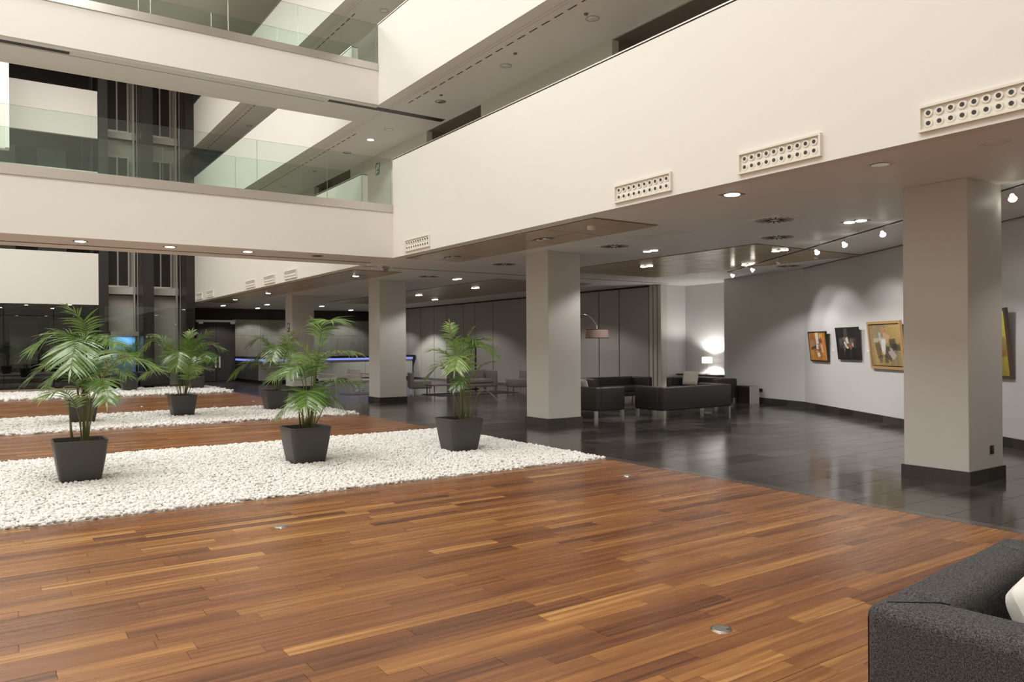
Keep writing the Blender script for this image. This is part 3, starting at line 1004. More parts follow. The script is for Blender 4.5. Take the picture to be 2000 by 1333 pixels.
def diffuser(x, y, label):
    r = tag(empty('swirl_diffuser', (x, y, H - (0.0155 if in_panel(x, y) else 0))), label, 'air diffuser', 'square swirl diffusers in the hall ceiling')
    B('face_plate', M['ceil'], r, (-0.3, 0.3, -0.3, 0.3, -0.008, 0.0))
    vm = MB().box(0.07, 0.27, -0.012, 0.012, -0.0105, -0.008).mesh('swirl_vane', M['seam'])
    for k in range(18):
        o = link('swirl_vane', vm, r)
        o.rotation_euler = (0, 0, 2 * PI * k / 18)
    return r
for y, lab in ((7.12, 'swirl diffuser nearest the viewer in the plain hall ceiling'), (10.63, 'second swirl diffuser, just right of the centre pillar'), (14.31, 'third swirl diffuser, just left of the centre pillar head'), (17.9, 'fourth swirl diffuser, left of the centre pillar beyond the ceiling joint')):
    diffuser(9.6, y, lab)
diffuser(11.2, 8.25, 'swirl diffuser between the track lights and the bronze field')
diffuser(15.6, 11.2, 'swirl diffuser in the plain ceiling beside the painted wall')

# ---- track with spotlights
T0, T1 = Vector((15.1, 12.58, 3.355)), Vector((8.25, 1.73, 3.355))
tr = tag(empty('light_track', T0), 'thin black lighting track hung below the ceiling along the painted wall', 'light track')
td = (T1 - T0)
MB().tube([(0, 0, 0), tuple(td)], 0.011, n=8).build('rail', M['frame'], tr)
for k in range(9):
    p = td * ((k + 0.62) / 9)
    MB().cyl(p, (p.x, p.y, H - T0.z), 0.006, n=6).build('hanger', M['alum'], tr)
tdn = td.normalized()
wall_n = Vector((-tdn.y, tdn.x, 0))
if wall_n.dot(Vector((1, 0, 0))) < 0:
    wall_n = -wall_n
TS = [(15.0, 12.24, 1, 'lit'), (14.3, 11.05, 1, 'lit'), (13.5, 9.77, 0, 'unlit'), (12.5, 8.25, 1, 'lit'), (11.96, 7.34, 1, 'lit'), (11.25, 6.33, 1, 'lit'), (9.77, 3.9, 1, 'lit')]
LB = ('lit track spotlight farthest along the track', 'second farthest lit track spotlight', 'unlit tilted track spotlight between the lit ones', 'lit track spotlight in the middle of the track', 'third lit track spotlight counted from the big pillar', 'lit track spotlight just left of the big pillar', 'lit track spotlight right of the big pillar')
AIM = [(15.7, 10.1, 1.55), (15.4, 9.6, 1.55), None, (14.6, 8.3, 1.5), (14.1, 7.5, 1.5), (13.9, 7.2, 1.5), (12.3, 4.7, 1.5)]
for (x, y, on, _), lab, aim in zip(TS, LB, AIM):
    _t = ((Vector((x, y, T0.z)) - T0).dot(tdn))
    x, y = T0.x + tdn.x * _t, T0.y + tdn.y * _t
    r = tag(empty('track_spotlight', (x, y, 3.347)), lab, 'spotlight', 'spotlights on the lighting track')
    MB().cyl((0, 0, 0.0), (0, 0, -0.08), 0.008, n=8).build('stem', M['alum'], r)
    tgt = Vector(aim) if aim else Vector((x, y, 2)) + wall_n * 1.5
    d = (tgt - Vector((x, y, 3.247))).normalized()
    c = Vector((0, 0, -0.10))
    hd = MB().cyl(c - d * 0.04, c + d * 0.03, 0.022, 0.04, n=14).build('lamp_head', M['lamplow'] if on else M['chrome'], r)
    MB().cyl(c + d * 0.03, c + d * 0.042, 0.045, 0.04, n=14).build('lamp_lens', M['lampon'] if on else M['chromelamp'], hd)
    if on:
        spot('track_beam', Vector((x, y, 3.247)) + d * 0.06, tgt, 50, (1.0, 0.96, 0.93), 62, 0.55, 0.03)

# ================================================================== AIR VENTS IN THE PARAPET
nz = MB()
nz.cyl((-0.012, 0, 0), (0, 0, 0), 0.036, 0.044, n=18, mi=0)
nz.cyl((-0.016, 0, 0), (-0.0121, 0, 0), 0.0195, 0.0195, n=14, mi=1)
NZ = nz.mesh('nozzle', [M['white'], M['darkhole']])
def air_vent(yc, label):
    r = tag(empty('air_vent', (XF, yc, 3.60)), label, 'air vent', 'perforated air vents low in the gallery parapet')
    W, Hh = 0.515, 0.118
    B('back_plate', M['white'], r, (-0.006, -0.0005, -W + 0.022, W - 0.022, -Hh + 0.022, Hh - 0.022))
    B('vent_frame', M['white'], r, (-0.034, 0.0, -W, -W + 0.022, -Hh, Hh), (-0.034, 0.0, W - 0.022, W, -Hh, Hh), (-0.034, 0.0, -W + 0.022, W - 0.022, Hh - 0.022, Hh), (-0.034, 0.0, -W + 0.022, W - 0.022, -Hh, -Hh + 0.022))
    for i in range(10):
        for k in (-1, 1):
            o = link('nozzle', NZ, r)
            o.location = (-0.006, -0.432 + 0.096 * i, k * 0.046)
    return r
for yc, lab in ((13.39, 'air vent with two rows of round nozzles beside the footbridge corner'), (7.15, 'air vent second from the right, in the middle of the parapet'), (5.10, 'air vent with two rows of nozzles between the middle vent and the right edge'), (3.09, 'largest air vent at the right edge of the picture'),
                (21.0, 'far air vent closest to the lower footbridge'), (22.94, 'second far air vent beyond the lower footbridge'), (24.94, 'third far air vent beyond the lower footbridge'), (30.35, 'fourth far air vent near the lift shaft'), (32.14, 'last far air vent next to the lift shaft')):
    air_vent(yc, lab)

# ---- mechanism at the corner under the lower footbridge
mc = tag(empty('shutter_motor', (7.3, 15.9, H)), 'small pale shutter mechanism under the ceiling at the footbridge corner', 'mechanism')
B('mounting_plate', M['ceil'], mc, (-0.25, 0.45, -0.16, 0.16, -0.02, 0.0))
B('bracket', M['soffit'], mc, (-0.05, 0.02, -0.05, 0.05, -0.09, -0.02), (0.22, 0.28, -0.05, 0.05, -0.09, -0.02))
MB().cyl((-0.2, 0, -0.085), (0.35, 0, -0.085), 0.03, n=12).build('roller', M['soffit'], mc)
MB().cyl((0.06, 0, -0.085), (0.18, 0, -0.085), 0.05, n=14).build('motor_drum', M['alum'], mc)

# ---- floor sockets
def floor_socket(x, y, label, r_=0.062):
    r = tag(empty('floor_socket', (x, y, 0)), label, 'floor socket', 'round metal floor sockets in the timber deck')
    MB().cyl((0, 0, -0.004), (0, 0, 0.004), r_, r_ * 0.93, n=28).build('metal_ring', M['chrome'], r)
    ld = MB().cyl((0, 0, 0.004), (0, 0, 0.006), r_ * 0.8, r_ * 0.78, n=28).build('lid', M['alum'], r)
    B('finger_notch', M['seam'], ld, (r_ * 0.1, r_ * 0.55, -r_ * 0.6, -r_ * 0.45, 0.006, 0.0068))
    return r
for x, y, lab in ((2.13, 6.75, 'round metal floor socket in front of the near pebble bed, on the left'), (3.37, 2.87, 'nearest round metal floor socket, beside the grey sofa'), (6.38, 6.85, 'round metal floor socket near the slate edge'),
                  (3.4, 22.6, 'far floor socket behind the palm in the middle bed'), (5.0, 21.4, 'far floor socket in the second timber strip, middle one'), (6.35, 22.6, 'far floor socket in the second timber strip, nearest the slate')):
    floor_socket(x, y, lab)
PALMS = {
 1: ((0.89,10.45), [
  ([(0.07, -0.05, 0.46), (0.07, -0.05, 1.75), (0.0, -0.06, 1.95), (-0.13, -0.1, 2.08)], 0.26),
  ([(0.05, -0.03, 0.46), (0.03, -0.02, 1.53), (-0.2, 0.02, 1.77), (-0.48, -0.04, 1.58)], 0.33),
  ([(0.06, -0.04, 0.46), (0.04, -0.03, 1.53), (0.15, -0.22, 1.73), (0.34, -0.53, 1.64)], 0.3),
  ([(0.04, -0.03, 0.46), (0.01, -0.07, 1.53), (-0.05, -0.33, 1.7), (-0.14, -0.69, 1.36)], 0.33),
  ([(0.02, -0.02, 0.46), (-0.02, 0.02, 1.11), (-0.25, 0.11, 1.4), (-0.55, 0.13, 1.19)], 0.3),
  ([(0.08, -0.06, 0.46), (0.17, -0.12, 1.1), (0.44, -0.24, 1.48), (0.79, -0.42, 1.33)], 0.33),
  ([(0.05, -0.03, 0.46), (0.09, -0.18, 1.11), (-0.09, -0.18, 1.39), (-0.25, -0.13, 1.54)], 0.24),
  ([(0.03, -0.02, 0.46), (-0.03, -0.04, 0.87), (-0.17, -0.13, 1.09), (-0.4, -0.21, 1.03)], 0.26),
  ([(0.07, -0.05, 0.46), (0.11, 0.04, 1.22), (0.22, 0.27, 1.53), (0.41, 0.44, 1.53)], 0.3),
  ([(0.06, -0.04, 0.46), (0.17, -0.24, 1.05), (0.19, -0.5, 1.24), (0.19, -0.86, 0.99)], 0.22),
 ]),
 2: ((3.56,10.2), [
  ([(0.06, -0.04, 0.47), (0.17, -0.12, 1.68), (0.21, -0.24, 1.92), (0.13, -0.64, 1.93)], 0.38),
  ([(0.08, -0.05, 0.47), (0.14, -0.1, 1.33), (0.31, -0.33, 1.52), (0.51, -0.59, 1.5)], 0.3),
  ([(0.02, -0.01, 0.47), (0.08, -0.06, 1.29), (-0.0, -0.06, 1.5), (-0.1, -0.05, 1.63)], 0.3),
  ([(0.02, -0.01, 0.47), (-0.03, 0.02, 1.12), (-0.18, 0.12, 1.31), (-0.34, 0.35, 1.14)], 0.25),
  ([(0.09, -0.06, 0.47), (0.17, -0.11, 0.94), (0.28, -0.31, 1.14), (0.55, -0.62, 1.08)], 0.3),
  ([(0.05, -0.03, 0.47), (-0.01, -0.18, 0.78), (-0.1, -0.36, 1.01), (-0.23, -0.69, 0.83)], 0.33),
  ([(0.01, -0.01, 0.47), (-0.08, -0.01, 0.74), (-0.18, 0.0, 0.86), (-0.37, 0.01, 0.65)], 0.22),
  ([(0.09, -0.06, 0.47), (0.2, -0.13, 0.73), (0.3, -0.09, 0.95), (0.49, -0.09, 0.72)], 0.25),
  ([(0.05, -0.03, 0.47), (0.13, 0.03, 1.22), (0.16, 0.37, 1.46), (0.19, 0.72, 1.39)], 0.3),
  ([(0.06, -0.04, 0.47), (0.12, -0.12, 1.4), (0.17, -0.15, 1.57), (0.22, -0.15, 1.75)], 0.14),
  ([(0.04, -0.03, 0.47), (-0.03, -0.1, 1.16), (-0.16, -0.25, 1.34), (-0.37, -0.36, 1.24)], 0.3),
 ]),
 3: ((5.84,9.95), [
  ([(0.05, -0.04, 0.45), (-0.04, 0.03, 1.48), (-0.09, 0.06, 1.73), (-0.06, 0.16, 1.93)], 0.2),
  ([(0.05, -0.04, 0.45), (0.06, -0.04, 1.48), (0.12, -0.08, 1.71), (0.19, -0.13, 1.86)], 0.25),
  ([(0.12, -0.08, 0.45), (0.15, -0.11, 1.48), (0.28, -0.19, 1.68), (0.38, -0.38, 1.69)], 0.25),
  ([(0.1, -0.07, 0.45), (0.07, -0.17, 1.55), (0.14, -0.34, 1.64), (0.28, -0.56, 1.45)], 0.28),
  ([(0.02, -0.01, 0.45), (-0.04, 0.03, 1.25), (-0.2, 0.08, 1.48), (-0.39, 0.15, 1.53)], 0.3),
  ([(0.02, -0.01, 0.45), (-0.1, 0.07, 1.05), (-0.23, 0.16, 1.29), (-0.39, 0.27, 1.1)], 0.3),
  ([(0.1, -0.07, 0.45), (0.18, -0.13, 1.09), (0.31, -0.21, 1.3), (0.46, -0.31, 1.35)], 0.22),
  ([(0.05, -0.04, 0.45), (0.01, -0.13, 1.1), (-0.16, -0.26, 1.44), (-0.35, -0.49, 1.25)], 0.3),
  ([(0.14, -0.09, 0.45), (0.21, -0.15, 0.78), (0.31, -0.21, 0.92), (0.49, -0.34, 0.76)], 0.12),
  ([(0.04, -0.03, 0.45), (-0.03, -0.1, 0.94), (-0.05, -0.21, 1.12), (-0.24, -0.32, 0.98)], 0.2),
  ([(0.05, -0.04, 0.45), (0.08, 0.07, 1.4), (0.18, 0.24, 1.63), (0.37, 0.48, 1.65)], 0.25),
 ]),
 4: ((1.62,18.35), [
  ([(0.04, -0.03, 0.48), (-0.09, 0.06, 1.38), (-0.34, 0.23, 1.54), (-0.64, 0.44, 1.22)], 0.35),
  ([(0.04, -0.03, 0.48), (0.16, -0.11, 1.48), (0.46, -0.32, 1.67), (0.78, -0.53, 1.33)], 0.38),
  ([(0.04, -0.03, 0.48), (0.04, -0.03, 1.38), (0.01, 0.11, 1.72), (0.13, 0.15, 1.92)], 0.35),
  ([(0.04, -0.03, 0.48), (0.22, -0.15, 1.05), (0.46, -0.56, 1.25), (0.73, -0.99, 1.01)], 0.35),
  ([(0.02, -0.01, 0.48), (-0.14, 0.09, 0.95), (-0.42, 0.04, 1.06), (-0.65, -0.04, 0.81)], 0.35),
  ([(0.04, -0.03, 0.48), (0.05, -0.27, 1.17), (-0.05, -0.57, 1.49), (-0.18, -0.97, 1.24)], 0.35),
 ]),
 5: ((3.63,18.6), [
  ([(0.04, -0.03, 0.47), (0.19, -0.13, 1.46), (0.37, -0.25, 1.8), (0.53, -0.36, 1.94)], 0.36),
  ([(0.06, -0.04, 0.47), (0.29, -0.2, 1.34), (0.5, -0.34, 1.66), (0.74, -0.51, 1.55)], 0.36),
  ([(-0.01, 0.01, 0.47), (-0.2, 0.13, 1.34), (-0.34, 0.23, 1.75), (-0.53, 0.36, 1.88)], 0.36),
  ([(-0.04, 0.02, 0.47), (-0.24, 0.17, 1.34), (-0.51, 0.35, 1.77), (-0.78, 0.53, 1.46)], 0.28),
  ([(0.04, -0.03, 0.47), (0.09, -0.06, 1.34), (0.12, -0.09, 1.69), (0.21, -0.02, 1.95)], 0.3),
  ([(-0.06, 0.04, 0.47), (-0.2, 0.13, 0.99), (-0.44, 0.3, 1.14), (-0.75, 0.51, 0.9)], 0.28),
  ([(0.09, -0.06, 0.47), (0.24, -0.16, 0.87), (0.35, -0.24, 1.08), (0.51, -0.35, 1.08)], 0.3),
  ([(-0.01, 0.01, 0.47), (-0.1, 0.07, 0.99), (-0.23, -0.08, 1.35), (-0.4, -0.21, 1.4)], 0.32),
  ([(0.02, -0.01, 0.47), (-0.02, -0.23, 1.11), (-0.15, -0.5, 1.49), (-0.28, -0.9, 1.16)], 0.36),
  ([(0.06, -0.04, 0.47), (0.18, -0.0, 0.99), (0.29, 0.29, 1.36), (0.5, 0.63, 1.3)], 0.36),
  ([(0.06, -0.04, 0.47), (0.08, -0.18, 0.82), (0.09, -0.43, 1.17), (0.12, -0.81, 1.07)], 0.3),
 ]),
 6: ((5.86,19.0), [
  ([(0.09, -0.06, 0.49), (0.25, -0.17, 1.55), (0.34, -0.23, 1.87), (0.53, -0.36, 2.02)], 0.32),
  ([(0.07, -0.05, 0.49), (-0.06, 0.04, 1.43), (-0.27, 0.19, 1.79), (-0.5, 0.34, 1.64)], 0.36),
  ([(0.04, -0.02, 0.49), (-0.01, 0.01, 1.05), (-0.22, 0.15, 1.46), (-0.4, 0.27, 1.2)], 0.36),
  ([(0.0, -0.0, 0.49), (-0.17, 0.12, 0.99), (-0.48, 0.33, 1.24), (-0.89, 0.61, 0.83)], 0.36),
  ([(0.09, -0.06, 0.49), (0.2, -0.14, 1.3), (0.21, -0.39, 1.58), (0.31, -0.69, 1.31)], 0.32),
  ([(0.07, -0.05, 0.49), (0.06, -0.16, 1.3), (-0.08, -0.43, 1.61), (-0.31, -0.76, 1.27)], 0.36),
  ([(0.09, -0.06, 0.49), (0.25, -0.17, 1.05), (0.41, -0.28, 1.26), (0.58, -0.4, 1.02)], 0.32),
  ([(0.07, -0.05, 0.49), (0.19, 0.11, 1.11), (0.33, 0.38, 1.49), (0.54, 0.72, 1.42)], 0.34),
 ]),
 7: ((4.1,30.0), [
  ([(0.01, -0.01, 0.45), (-0.09, 0.06, 1.17), (-0.17, 0.12, 1.54), (-0.35, 0.24, 1.72)], 0.45),
  ([(0.01, -0.01, 0.45), (0.05, -0.03, 1.17), (0.15, -0.11, 1.57), (0.29, -0.2, 1.79)], 0.45),
  ([(0.01, -0.01, 0.45), (-0.15, 0.1, 0.96), (-0.42, 0.29, 1.21), (-0.69, 0.47, 0.94)], 0.45),
  ([(0.01, -0.01, 0.45), (0.18, -0.12, 0.95), (0.48, -0.33, 1.15), (0.75, -0.51, 0.9)], 0.45),
  ([(0.01, -0.01, 0.45), (-0.03, -0.34, 1.12), (-0.13, -0.76, 1.4), (-0.28, -1.26, 1.14)], 0.45),
  ([(0.01, -0.01, 0.45), (0.12, 0.28, 1.11), (0.2, 0.71, 1.39), (0.34, 1.22, 1.19)], 0.45),
 ]),
}
# ================================================================== POTTED PALMS
def rounded_square(hw, rr, z, n=5):
    pts = []
    for cx, cy, a0 in ((1, 1, 0), (-1, 1, PI / 2), (-1, -1, PI), (1, -1, 1.5 * PI)):
        for k in range(n + 1):
            a = a0 + (PI / 2) * k / n
            pts.append((cx * (hw - rr) + rr * math.cos(a), cy * (hw - rr) + rr * math.sin(a), z))
    return pts
def pot_mesh():
    rings = [(0.195, 0.03, 0.0), (0.205, 0.035, 0.01), (0.235, 0.05, 0.16), (0.262, 0.06, 0.33), (0.278, 0.065, 0.46), (0.283, 0.066, 0.498), (0.281, 0.066, 0.505), (0.268, 0.056, 0.505), (0.264, 0.055, 0.49), (0.255, 0.055, 0.42)]
    mb = MB()
    n = 24
    for hw, rr, z in rings:
        mb.v += rounded_square(hw, rr, z)
    for k in range(len(rings) - 1):
        for j in range(n):
            mb.f.append((k * n + j, k * n + (j + 1) % n, (k + 1) * n + (j + 1) % n, (k + 1) * n + j)); mb.m.append(0)
    mb.f.append(tuple(reversed(range(n)))); mb.m.append(0)
    me = mb.mesh('pot', M['pot'], smooth=True)
    return me
POT = pot_mesh()
SOIL = MB()
SOIL.v = rounded_square(0.256, 0.055, 0.44)
SOIL.f = [tuple(range(24))]; SOIL.m = [0]
SOIL = SOIL.mesh('soil', M['soil'])

def catmull(P, n):
    P = [Vector(p) for p in P]
    Q = [P[0] * 2 - P[1]] + P + [P[-1] * 2 - P[-2]]
    out = []
    for s in range(len(P) - 1):
        a, b, c, d = Q[s:s + 4]
        for k in range(n):
            t = k / n
            out.append((s + t, 0.5 * ((2 * b) + (c - a) * t + (2 * a - 5 * b + 4 * c - d) * t * t + (3 * b - a - 3 * c + d) * t ** 3)))
    out.append((len(P) - 1, P[-1]))
    return out
UP = Vector((0, 0, 1))
def frond(pts, L, parent, tone):
    cr = catmull(pts, 12)
    path = [p for _, p in cr]
    mb = MB()
    mb.tube(path[::2] + ([path[-1]] if (len(path) - 1) % 2 else []), 0.0085, n=5, r1=0.002, mi=1)
    rn = [0.5] * len(mb.f)
    rach = [p for s, p in cr if s >= 1.0]
    # arc length parameterisation of the rachis
    ds = [0.0]
    for a, b in zip(rach[:-1], rach[1:]):
        ds.append(ds[-1] + (b - a).length)
    tot = ds[-1]
    npair = max(10, int(tot / 0.026))
    npair = min(npair, 30)
    last_s = None
    fixed_az = Vector((random.uniform(-1, 1), random.uniform(-1, 1), 0)).normalized()
    for k in range(npair + 1):
        u = 0.02 + 0.98 * k / npair
        s = u * tot
        i = 0
        while i < len(ds) - 2 and ds[i + 1] < s:
            i += 1
        f = (s - ds[i]) / max(1e-6, ds[i + 1] - ds[i])
        p = rach[i].lerp(rach[i + 1], min(1, f))
        T = (rach[min(i + 1, len(rach) - 1)] - rach[i]).normalized()
        Sd = T.cross(UP)
        if Sd.length < 0.35:
            Sd = T.cross(fixed_az)
        Sd.normalize()
        if last_s is not None and Sd.dot(last_s) < 0:
            Sd = -Sd
        last_s = Sd
        N = Sd.cross(T).normalized()
        if N.z < 0:
            N = -N
        prof = 0.45 + 0.65 * math.sin(PI * min(1, 0.18 + 0.80 * u)) if u < 0.98 else 0.5
        for sd in ((-1, 1) if k < npair else (0,)):
            l = L * prof * random.uniform(0.88, 1.12)
            fw_ = 0.42 + 0.5 * u
            if sd == 0:
                d = T
            else:
                d = (T * fw_ + Sd * sd * 0.85 + N * random.uniform(0.02, 0.30)).normalized()
            wv = (T - d * T.dot(d))
            if wv.length < 0.05:
                wv = Sd
            wv = wv.normalized()
            wmax = 0.0115 * (L / 0.3) ** 0.5
            droop = random.uniform(0.18, 0.42)
            base = len(mb.v)
            prof_w = ((0.0, 0.35), (0.25, 1.0), (0.55, 0.85), (0.82, 0.45), (1.0, 0.03))
            for q, wq in prof_w:
                c = p + d * (l * q) - UP * (droop * l * q * q)
                mb.v.append(tuple(c - wv * wmax * wq))
                mb.v.append(tuple(c + wv * wmax * wq))
            tn = min(1.0, max(0.0, tone + random.gauss(0, 0.14) + (0.15 if u > 0.9 else 0)))
            for q in range(len(prof_w) - 1):
                mb.f.append((base + 2 * q, base + 2 * q + 1, base + 2 * q + 3, base + 2 * q + 2)); mb.m.append(0)
                rn.append(tn)
    o = mb.build('frond', [M['leaf'], M['stem']], parent, rnd=rn)
    return o

def potted_palm(loc, fronds, label):
    r = tag(empty('potted_palm', (loc[0], loc[1], 0.003)), label, 'plant', 'potted palms on the pebble beds')
    link('pot', POT, r)
    link('soil', SOIL, r)
    for pts, L in fronds:
        frond([(x, y, z - 0.003) for x, y, z in pts], L * 1.08, r, random.uniform(0.25, 0.72))
    # young canes
    for k in range(3):
        a = random.uniform(0, 2 * PI)
        x, y = 0.07 * math.cos(a), 0.07 * math.sin(a)
        mb = MB().tube([(x, y, 0.43), (x * 1.3, y * 1.3, 0.62), (x * 1.5, y * 1.5, 0.8 + 0.1 * k)], 0.016, n=7, r1=0.006)
        mb.build('cane', M['stem'], r, smooth=True)
    return r
PLAB = {1: 'potted palm at the left on the near pebble bed', 2: 'potted palm in the middle of the near pebble bed, its top frond fanned out', 3: 'potted palm at the right end of the near pebble bed, by the slate floor',
        4: 'potted palm on the middle pebble strip, half hidden behind the left near palm', 5: 'bushy potted palm on the middle pebble strip, left of centre', 6: 'potted palm at the right end of the middle pebble strip', 7: 'small looking potted palm on the farthest pebble strip, before the lift cabin'}
for k, (loc, fr) in PALMS.items():
    potted_palm(loc, fr, PLAB[k])
potted_palm((6.35, 30.0), [([(-x, y, z) for x, y, z in pts], L) for pts, L in PALMS[7][1]], 'potted palm on the farthest pebble strip, hidden behind the bushy palm')

# ================================================================== SOFAS
def rbox(name, m, parent, x0, x1, y0, y1, z0, z1, rad, seg=4):
    return MB().box(x0, x1, y0, y1, z0, z1).build(name, m, parent, bevel=rad, bseg=seg, smooth=True)
def sofa(loc, rz, w_, d_, label, m, h=0.66, arm=0.17, legm=None, seat=0.40, cat='sofa', group=None, legh=0.15):
    """back along local +y side, opening towards -y"""
    r = tag(empty('sofa', loc, rz), label, cat, group)
    rbox('backrest', m, r, 0, w_, d_ - arm, d_, legh, h, 0.035)
    rbox('armrest', m, r, 0, arm, 0, d_ - arm + 0.02, legh, h, 0.035)
    rbox('armrest', m, r, w_ - arm, w_, 0, d_ - arm + 0.02, legh, h, 0.035)
    rbox('base', m, r, arm - 0.01, w_ - arm + 0.01, 0.02, d_ - arm + 0.01, legh, seat - 0.12, 0.02, 2)
    n = max(1, round((w_ - 2 * arm) / 0.75))
    cw = (w_ - 2 * arm) / n
    for k in range(n):
        rbox('seat_cushion', m, r, arm + k * cw + 0.004, arm + (k + 1) * cw - 0.004, 0.0, d_ - arm, seat - 0.12, seat + 0.03, 0.035, 3)
    for x in (0.05, w_ - 0.05):
        for y in (0.05, d_ - 0.05):
            B('leg', legm or M['alum'], r, (x - 0.03, x + 0.03, y - 0.03, y + 0.03, 0.0, legh + 0.01))
    return r
# near sofa at the lower right: two arms meeting in the corner towards the deck
ns = tag(empty('sofa', (2.52, 1.52, 0), math.radians(6)), 'large charcoal woven sofa cut off at the lower right corner', 'sofa')
def near_side(name, x0, x1, y0, y1, z0=0.07, z1=0.69):
    return rbox(name, M['fabgrey'], ns, x0, x1, y0, y1, z0, z1, 0.055, 6)
nar = near_side('armrest', 0.0, 0.23, -0.92, 0.0)
near_side('backrest', 0.205, 1.20, -0.22, 0.0)
near_side('armrest', 1.18, 1.41, -0.92, 0.0)
rbox('seat_base', M['fabgrey'], ns, 0.22, 1.19, -0.92, -0.21, 0.07, 0.30, 0.02, 2)
rbox('seat_cushion', M['fabgrey'], ns, 0.232, 1.178, -0.93, -0.225, 0.30, 0.45, 0.04, 4)
for x, y in ((0.06, -0.06), (0.06, -0.86), (1.35, -0.06), (1.35, -0.86)):
    B('leg', M['alum'], ns, (x - 0.025, x + 0.025, y - 0.025, y + 0.025, 0.0, 0.08))
MB().tube([(0.0155, -0.0155, 0.10), (0.0155, -0.0155, 0.635), (0.021, -0.021, 0.660), (0.038, -0.038, 0.680), (0.065, -0.065, 0.6905), (0.13, -0.13, 0.6915), (0.19, -0.19, 0.6905), (0.212, -0.208, 0.684)], 0.0026, n=6).build('seam_stitching', M['thread'], nar)
nc = tag(empty('cushion', (3.17, 1.20, 0.45), math.radians(10)), 'white cushion lying in the charcoal sofa at the lower right', 'cushion')
def cushion_mesh(w_, h_, t_, m):
    me = bpy.data.meshes.new('cushion_body')
    n = 14
    v, f = [], []
    for s in (1, -1):
        for i in range(n + 1):
            for j in range(n + 1):
                a, b = 2 * i / n - 1, 2 * j / n - 1
                e = max(0.0, (1 - a ** 4) * (1 - b ** 4)) ** 0.5
                pin = 1 - 0.06 * (abs(a) * abs(b)) 
                v.append((a * w_ / 2 * (1 - 0.05 * (1 - abs(b)) ** 2 * 0) * pin, s * t_ / 2 * e, b * h_ / 2 * pin))
    N = (n + 1) ** 2
    for s in range(2):
        for i in range(n):
            for j in range(n):
                a = s * N + i * (n + 1) + j
                q = (a, a + n + 1, a + n + 2, a + 1)
                f.append(q if s == 1 else q[::-1])
    me.from_pydata(v, [], f)
    me.materials.append(m)
    me.polygons.foreach_set('use_smooth', [True] * len(f))
    return me
def cushion(root, w_, h_, t_, m, tilt):
    o = link('cushion_body', cushion_mesh(w_, h_, t_, m), root)
    o.location = (0, 0, h_ / 2 * math.cos(tilt) + 0.01)
    o.rotation_euler = (tilt, 0, 0)
    return o
cushion(nc, 0.42, 0.30, 0.14, M['cushionw'], math.radians(-28))

# dark sofas in the hall
sofa((11.58, 12.5, 0), PI / 2, 2.1, 0.85, 'dark sofa seen end on just right of the centre pillar', M['fabdark'])
sofa((14.1, 12.55, 0), PI, 2.2, 0.9, 'dark sofa with its back to the viewer, right of the end-on sofa', M['fabdark'])
sofa((13.35, 15.6, 0), 0, 2.15, 0.85, 'dark sofa at the back of the seating group, against the partition panels', M['fabdark'])
sofa((15.62, 15.2, 0), -PI / 2, 1.8, 0.82, 'dark sofa at the right of the seating group, in front of the table lamp', M['fabdark'])
c1 = tag(empty('cushion', (11.18, 13.55, 0.44), PI / 2), 'beige cushion on the end-on dark sofa beside the centre pillar', 'cushion')
cushion(c1, 0.5, 0.36, 0.13, M['cushion'], math.radians(-12))
c2 = tag(empty('cushion', (15.95, 14.6, 0.44), -PI / 2 + 0.3), 'beige cushion on the dark sofa in front of the table lamp', 'cushion')
cushion(c2, 0.46, 0.40, 0.13, M['cushion'], math.radians(-14))

# ---- console, cabinet and table lamp in the niche
cs = tag(empty('console_table', (17.62, 14.62, 0)), 'long dark console table carrying the table lamp in the niche', 'console')
B('top', M['darkwood'], cs, (0, 0.45, 0, 2.1, 0.625, 0.665), bevel=0.004, bseg=1)
B('shelf_panel', M['wallgrey'], cs, (0.05, 0.43, 0.03, 2.07, 0.50, 0.625))
B('lower_shelf', M['darkwood'], cs, (0.0, 0.45, 0, 2.1, 0.44, 0.50))
for y in (0.02, 2.02):
    B('side_panel', M['darkwood'], cs, (0.03, 0.43, y, y + 0.06, 0.0, 0.44))
cb = tag(empty('side_cabinet', (16.40, 12.95, 0), math.radians(-14.9)), 'low dark cabinet with a pale side at the end of the short grey wall', 'cabinet')
B('body', M['darkwood'], cb, (0.0, 0.28, 0.03, 0.75, 0.0, 0.46), bevel=0.004, bseg=1)
B('pale_side', M['panel'], cb, (0.0, 0.28, 0.0, 0.03, 0.0, 0.46))
B('door', M['frame'], cb, (-0.015, 0.0, 0.06, 0.72, 0.04, 0.43))
tl = tag(empty('table_lamp', (17.84, 15.66, 0.665)), 'lit table lamp with a white drum shade in the niche', 'lamp')
MB().cyl((0, 0, 0), (0, 0, 0.02), 0.09, 0.08, n=24).build('base', M['frame'], tl)
MB().cyl((0, 0, 0.02), (0, 0, 0.40), 0.008, n=10).build('stem', M['chrome'], tl)
tsh = MB().cyl((0, 0, 0.33), (0, 0, 0.52), 0.15, 0.15, n=32, caps=False).build('lamp_shade', M['shadeon'], tl, smooth=True)
for zz in (0.335, 0.515):
    pts = [(0.153 * math.cos(2 * PI * k / 28), 0.153 * math.sin(2 * PI * k / 28), zz) for k in range(29)]
    MB().tube(pts, 0.006, n=6).build('shade_ring', M['chrome'], tsh)
MB().tube([(0.03, 0.02, 0.02), (0.18, 0.3, 0.005), (0.2, 0.5, 0.005)], 0.003, n=5).build('cord', M['frame'], tl)
d = bpy.data.lights.new('table_lamp_bulb', 'POINT'); d.energy = 62; d.color = (1.0, 0.96, 0.92); d.shadow_soft_size = 0.03
o = bpy.data.objects.new('table_lamp_bulb', d); o.location = (17.84, 15.66, 0.665 + 0.425); COL.objects.link(o)

